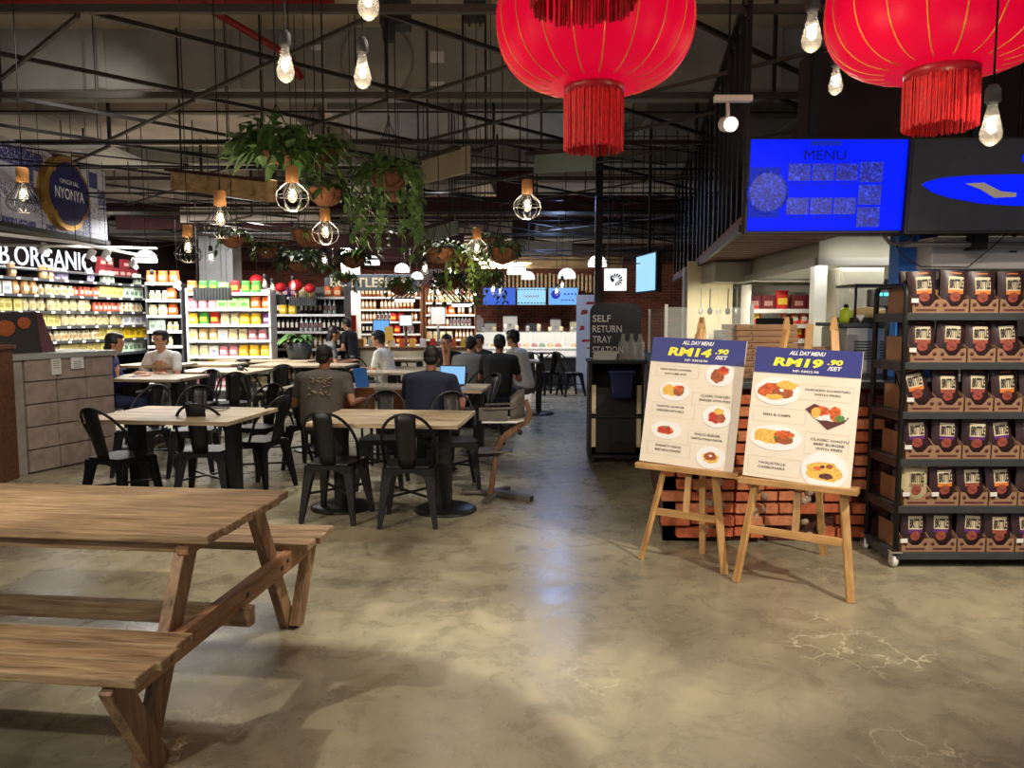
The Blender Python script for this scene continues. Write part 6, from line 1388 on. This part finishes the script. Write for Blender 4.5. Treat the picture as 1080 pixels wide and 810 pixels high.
c_ = Q(443, 352, 17); solo('counter_water_dispenser', MB().lathe([(.13, 0), (.14, .05), (.14, .3), (.06, .36), (.06, .4), (0, .4)], n=16), 'glass', 'clear drinks dispenser on the left end of the far glass display case', 'dispenser', (-.85, 19.2, 1.165))

# ============================================================ PEOPLE
def capsule(b, p0, r0, p1, r1, n=10):
    p0 = V(p0); p1 = V(p1); b.ball(p0, r0, n, 6); b.ball(p1, r1, n, 6); b.tube([p0, p1], [r0, r1], n)
def remesh(mb, name, mat, vox, smooth=2):
    me = mb.mesh('tmp', mat); fixn(me); o = bpy.data.objects.new('tmp', me); C.objects.link(o)
    r = o.modifiers.new('r', 'REMESH'); r.mode = 'VOXEL'; r.voxel_size = vox; r.use_smooth_shade = True
    s = o.modifiers.new('s', 'SMOOTH'); s.factor = .5; s.iterations = smooth
    bpy.context.view_layer.update(); me2 = bpy.data.meshes.new_from_object(o.evaluated_get(bpy.context.evaluated_depsgraph_get())); me2.name = name
    bpy.data.objects.remove(o); me2.materials.clear(); me2.materials.append(M[mat]); return me2
def person(loc, rz, lb, shirt, trousers, pose='sit', seat=.46, lean=.10, hands=None, skin='skin', hair='short', vox=.010, head_turn=0, sleeves=.6, s=1.0, elbows=None, nod=.1, fat=1.0):
    """local +Y is where the person faces; hips over the origin"""
    t = thing('person', lb, 'person', loc, rz); t.scale = (s, s, s)
    hz = seat+.10 if pose == 'sit' else .95
    hip = V((0, 0, hz)); ch_ = V((0, lean*.8, hz+.36)); nk = V((0, lean*1.05, hz+.545)); hd = V((0, lean*1.05+.035+nod*.2, hz+.672))
    sh = [V((sx*.178*fat, lean*.95, hz+.455)) for sx in (-1, 1)]
    if hands is None: hands = [(-.16, .42, hz+.22), (.16, .42, hz+.22)] if pose == 'sit' else [(-.22, .08, hz-.12), (.22, .08, hz-.12)]
    hands = [V(h) for h in hands]; elb = []
    for i, sx in enumerate((-1, 1)):
        if elbows: elb.append(V(elbows[i])); continue
        m_ = (sh[i]+hands[i])/2; d = (hands[i]-sh[i]).length; off = math.sqrt(max(.0, .29**2-(d/2)**2)); dirn = V((sx*.45, -.25, -1)).normalized(); ax = (hands[i]-sh[i]).normalized(); dirn = (dirn-ax*dirn.dot(ax)).normalized(); elb.append(m_+dirn*off)
    if pose == 'sit': kn = [V((sx*.13, .44, hz-.02)) for sx in (-1, 1)]; ft = [V((sx*.13, .40, .07)) for sx in (-1, 1)]
    else: kn = [V((sx*.10, .03, .50)) for sx in (-1, 1)]; ft = [V((sx*.11, -.01, .07)) for sx in (-1, 1)]
    b = MB()
    b.ball(hip, (.155*fat, .12, .12)); b.ball(ch_, (.165*fat, .11, .17)); capsule(b, hip, .125, ch_, .125); capsule(b, sh[0], .06, sh[1], .06); capsule(b, nk-V((0, 0, .06)), .06, hd-V((0, .01, .04)), .052)
    R3 = Euler((-nod, 0, head_turn)).to_matrix(); H = lambda x, y, z: hd+R3 @ V((x, y, z))
    def eb(c_, r, n_=12, m_=8): b.ball(H(*c_), r, n_, m_, (-nod, 0, head_turn))
    eb((0, -.005, .03), (.080, .097, .098), 16, 12); eb((0, .022, -.035), (.058, .06, .068), 14, 10); eb((0, .092, -.012), (.013, .018, .022)); eb((0, .08, .03), (.05, .018, .012)); eb((0, .08, -.052), (.026, .012, .010)); eb((0, .066, -.085), (.026, .022, .02))
    for sx in (-1, 1): eb((sx*.077, -.005, -.005), (.010, .022, .032))
    for i, sx in enumerate((-1, 1)):
        capsule(b, sh[i], .052, elb[i], .040); capsule(b, elb[i], .040, hands[i], .028)
        d = (hands[i]-elb[i]).normalized(); sd = d.cross(V((0, 0, 1))).normalized(); dn = sd.cross(d)*1.0
        if dn.z > 0: dn = -dn
        pm = hands[i]+d*.05; capsule(b, hands[i]+d*.01-sd*.012, .022, pm+d*.03-sd*.018, .018, 8); capsule(b, hands[i]+d*.01+sd*.012, .022, pm+d*.03+sd*.018, .018, 8)
        for q in range(4):
            fo = (q-1.5)*.021; ln = [.058, .070, .066, .05][q]; k0 = pm+d*.035+sd*fo; k1 = k0+d*ln*.55+dn*.010; k2 = k1+d*ln*.35+dn*.024
            capsule(b, k0, .0095, k1, .009, 6); capsule(b, k1, .009, k2, .0085, 6)
        inn = -sd*sx if True else sd
        inn = sd if (sd.x*sx < 0) else -sd
        th0 = hands[i]+d*.03+inn*.022; th1 = th0+d*.03+inn*.022+dn*.008; capsule(b, th0, .012, th1, .011, 6); capsule(b, th1, .011, th1+d*.028+inn*.004+dn*.01, .010, 6)
    for i in (0, 1):
        capsule(b, hip+V(((-1, 1)[i]*.08, 0, -.02)), .085, kn[i], .06); capsule(b, kn[i], .056, ft[i]+V((0, 0, .02)), .038); capsule(b, ft[i]+V((0, -.02, -.02)), .036, ft[i]+V((0, .13, -.03)), .03)
    part('body', remesh(b, 'body', skin, vox, 1), None, t)
    # shirt
    b = MB()
    for k in range(10):
        f_ = k/9; b.ball(hip.lerp(ch_+V((0, -.012, .05)), f_)+V((0, 0, .02)), ((.172+.022*f_)*fat, (.145-.02*f_)*(1+(fat-1)*.7), .12))
    capsule(b, sh[0], .076, sh[1], .076); b.ball(nk-V((0, .0, .085)), (.12, .085, .065))
    for i in (0, 1): capsule(b, sh[i]+V((0, 0, .005)), .066, nk-V((0, 0, .035)), .058)
    for i in (0, 1): capsule(b, sh[i], .070, sh[i].lerp(elb[i], sleeves), .060)
    if sleeves > .95:
        for i in (0, 1): capsule(b, elb[i], .055, elb[i].lerp(hands[i], .85), .042)
    part('shirt', remesh(b, 'shirt', shirt, max(vox, .012), 16), None, t)
    b = MB(); b.ball(hip-V((0, 0, .04)), (.168, .135, .09))
    for i in (0, 1): capsule(b, hip+V(((-1, 1)[i]*.08, 0, -.03)), .098, kn[i], .074); capsule(b, kn[i], .072, ft[i]+V((0, 0, .06)), .056)
    part('trousers', remesh(b, 'trousers', trousers, max(vox, .012), 3), None, t)
    for i in (0, 1): part('shoe', MB().ball(ft[i]+V((0, .05, -.022)), (.048, .14, .046), 14, 8).box(ft[i]+V((0, .05, -.062)), (.085, .25, .016)), 'print', t)
    b = MB()
    def hb(c_, r): b.ball(H(*c_), r, 14, 10, (-nod, 0, head_turn))
    hb((0, -.024, .048), (.088, .092, .094)); hb((0, -.055, -.01), (.074, .052, .062)); hb((0, .035, .09), (.068, .062, .04))
    for sx in (-1, 1): hb((sx*.068, .0, .025), (.02, .045, .045))
    for k in range(14): a = k*.45; hb((.05*math.cos(a), -.02+.055*math.sin(a), .095+.01*math.sin(k*3.1)), (.026, .026, .024))
    if hair == 'long': hb((0, -.06, -.02), (.075, .05, .12)); hb((0, -.065, -.12), (.055, .035, .10)); capsule(b, H(0, -.08, -.05), .04, H(0, -.09, -.24), .025)
    if hair == 'full': hb((0, 0, .085), (.085, .09, .06)); hb((0, .055, .085), (.062, .04, .03))
    part('hair', remesh(b, 'hair', 'hair', .009, 2), None, t)
    for sx in (-1, 1): part('eye', MB().ball(H(sx*.030, .083, .008), (.011, .006, .007), 8, 6), 'print', t)
    part('mouth', MB().ball(H(0, .092, -.055), (.022, .004, .004), 8, 4), 'foodD', t)
    return t
for nm, c in (('shirt_white', S(225, 222, 215)), ('shirt_blue', S(36, 44, 110)), ('shirt_brown', S(84, 76, 70)), ('shirt_navy', S(20, 26, 50)), ('shirt_grey', S(118, 116, 114)), ('shirt_black', (.012, .012, .014)), ('jeans', S(38, 52, 84)), ('trousers_dark', S(30, 30, 34)), ('trousers_khaki', S(96, 92, 92))): M[nm] = flat(nm, c, .85, var=.12, scale=12)
def sitter(px, py, Y, rz, lb, shirt, trousers, s=1.0, seat=.46, **k):
    """px,py = pixel of the top of the head"""
    top = Q(px, py, Y); lean = k.get('lean', .10)
    hh = (seat+.10+.672+.142)
    s = top.z/hh
    f = V((-math.sin(rz), math.cos(rz), 0))*(lean*1.05+.05)*s
    return person((top.x-f.x, Y-f.y, 0), rz, lb, shirt, trousers, 'sit', seat, s=s, **k)
sitter(168, 347, 9.6, PI-.15, 'man in a white t-shirt seated behind the block counter, facing the camera', 'shirt_white', 'trousers_khaki', seat=.50, hair='full', hands=[(.10, .36, .86), (-.10, .36, .86)], elbows=[(-.27, .22, .80), (.27, .22, .80)], vox=.008, head_turn=-.2, nod=.0)
sitter(120, 350, 9.0, -1.25, 'person with long dark hair in a blue top seated with back to the block counter', 'shirt_blue', 'jeans', seat=.50, hair='long', hands=[(-.1, .42, .86), (.14, .42, .86)], sleeves=1.0)
sitter(342, 363, 7.5, .0, 'man in a brown printed t-shirt seated with his back to the camera', 'shirt_brown', 'trousers_dark', lean=.14, skin='skin2', hands=[(-.20, .42, .80), (.36, .28, .78)], vox=.008, head_turn=-.25, fat=1.3)
sitter(455, 364, 7.4, -.2, 'broad man in a navy t-shirt working at a laptop, back to the camera', 'shirt_navy', 'trousers_dark', lean=.16, skin='skin2', hands=[(-.14, .45, .80), (.30, .40, .80)], vox=.008, head_turn=.15, fat=1.3)
sitter(352, 343, 13.0, -1.2, 'person in a grey top seated side-on left of the standing person', 'shirt_grey', 'trousers_dark', hair='long', vox=.014)
sitter(399, 348, 11.2, 1.35, 'young man in a white t-shirt seated side-on facing left near the tills', 'shirt_white', 'trousers_dark', hair='full', vox=.012)
sitter(471, 352, 11.5, PI, 'man in black with hands at his mouth, facing the camera among the group', 'shirt_black', 'trousers_dark', vox=.012, hands=[(.04, .22, 1.10), (-.04, .22, 1.10)], skin='skin')
sitter(497, 354, 10.8, -.35, 'man in a grey shirt with his back to the camera among the group', 'shirt_grey', 'trousers_dark', vox=.012, lean=.16, fat=1.2)
sitter(505, 352, 12.2, PI-.5, 'short haired man in black at the far side of the group', 'shirt_black', 'trousers_dark', vox=.014)
sitter(527, 352, 10.2, -.15, 'man in a black t-shirt and jeans with his back to the camera by the aisle', 'shirt_black', 'jeans', vox=.010, skin='skin2', fat=1.15)
sitter(541, 347, 11.0, 1.0, 'man in a white shirt seated at the aisle end of the group, facing left', 'shirt_white', 'trousers_khaki', vox=.010, lean=.14)
c_ = P(372, 396, 0); sp = Q(372, 334, 14.0)
person((sp.x, 14.0, 0), 1.2, 'person dressed in black standing by the red board', 'shirt_black', 'trousers_dark', 'stand', s=sp.z/1.785, vox=.014, hair='full', hands=[(-.12, .32, 1.05), (.2, .34, 1.10)], sleeves=.6)
# back print on the brown shirt
bp = [o for o in bpy.data.objects if o.name.startswith('person') and 'brown printed' in o.get('label', '')][0]
b = MB(); rnd = random.Random(2)
for k in range(26):
    x = rnd.uniform(-.11, .11); z = rnd.uniform(.86, 1.04); b.ball((x, .112*(z-.56)/.36-.180+.7*x*x, z), (rnd.uniform(.012, .035), .012, rnd.uniform(.006, .016)), 8, 4, (0, rnd.uniform(-.5, .5), 0))
part('back_print', b, 'shirtprint', bp)
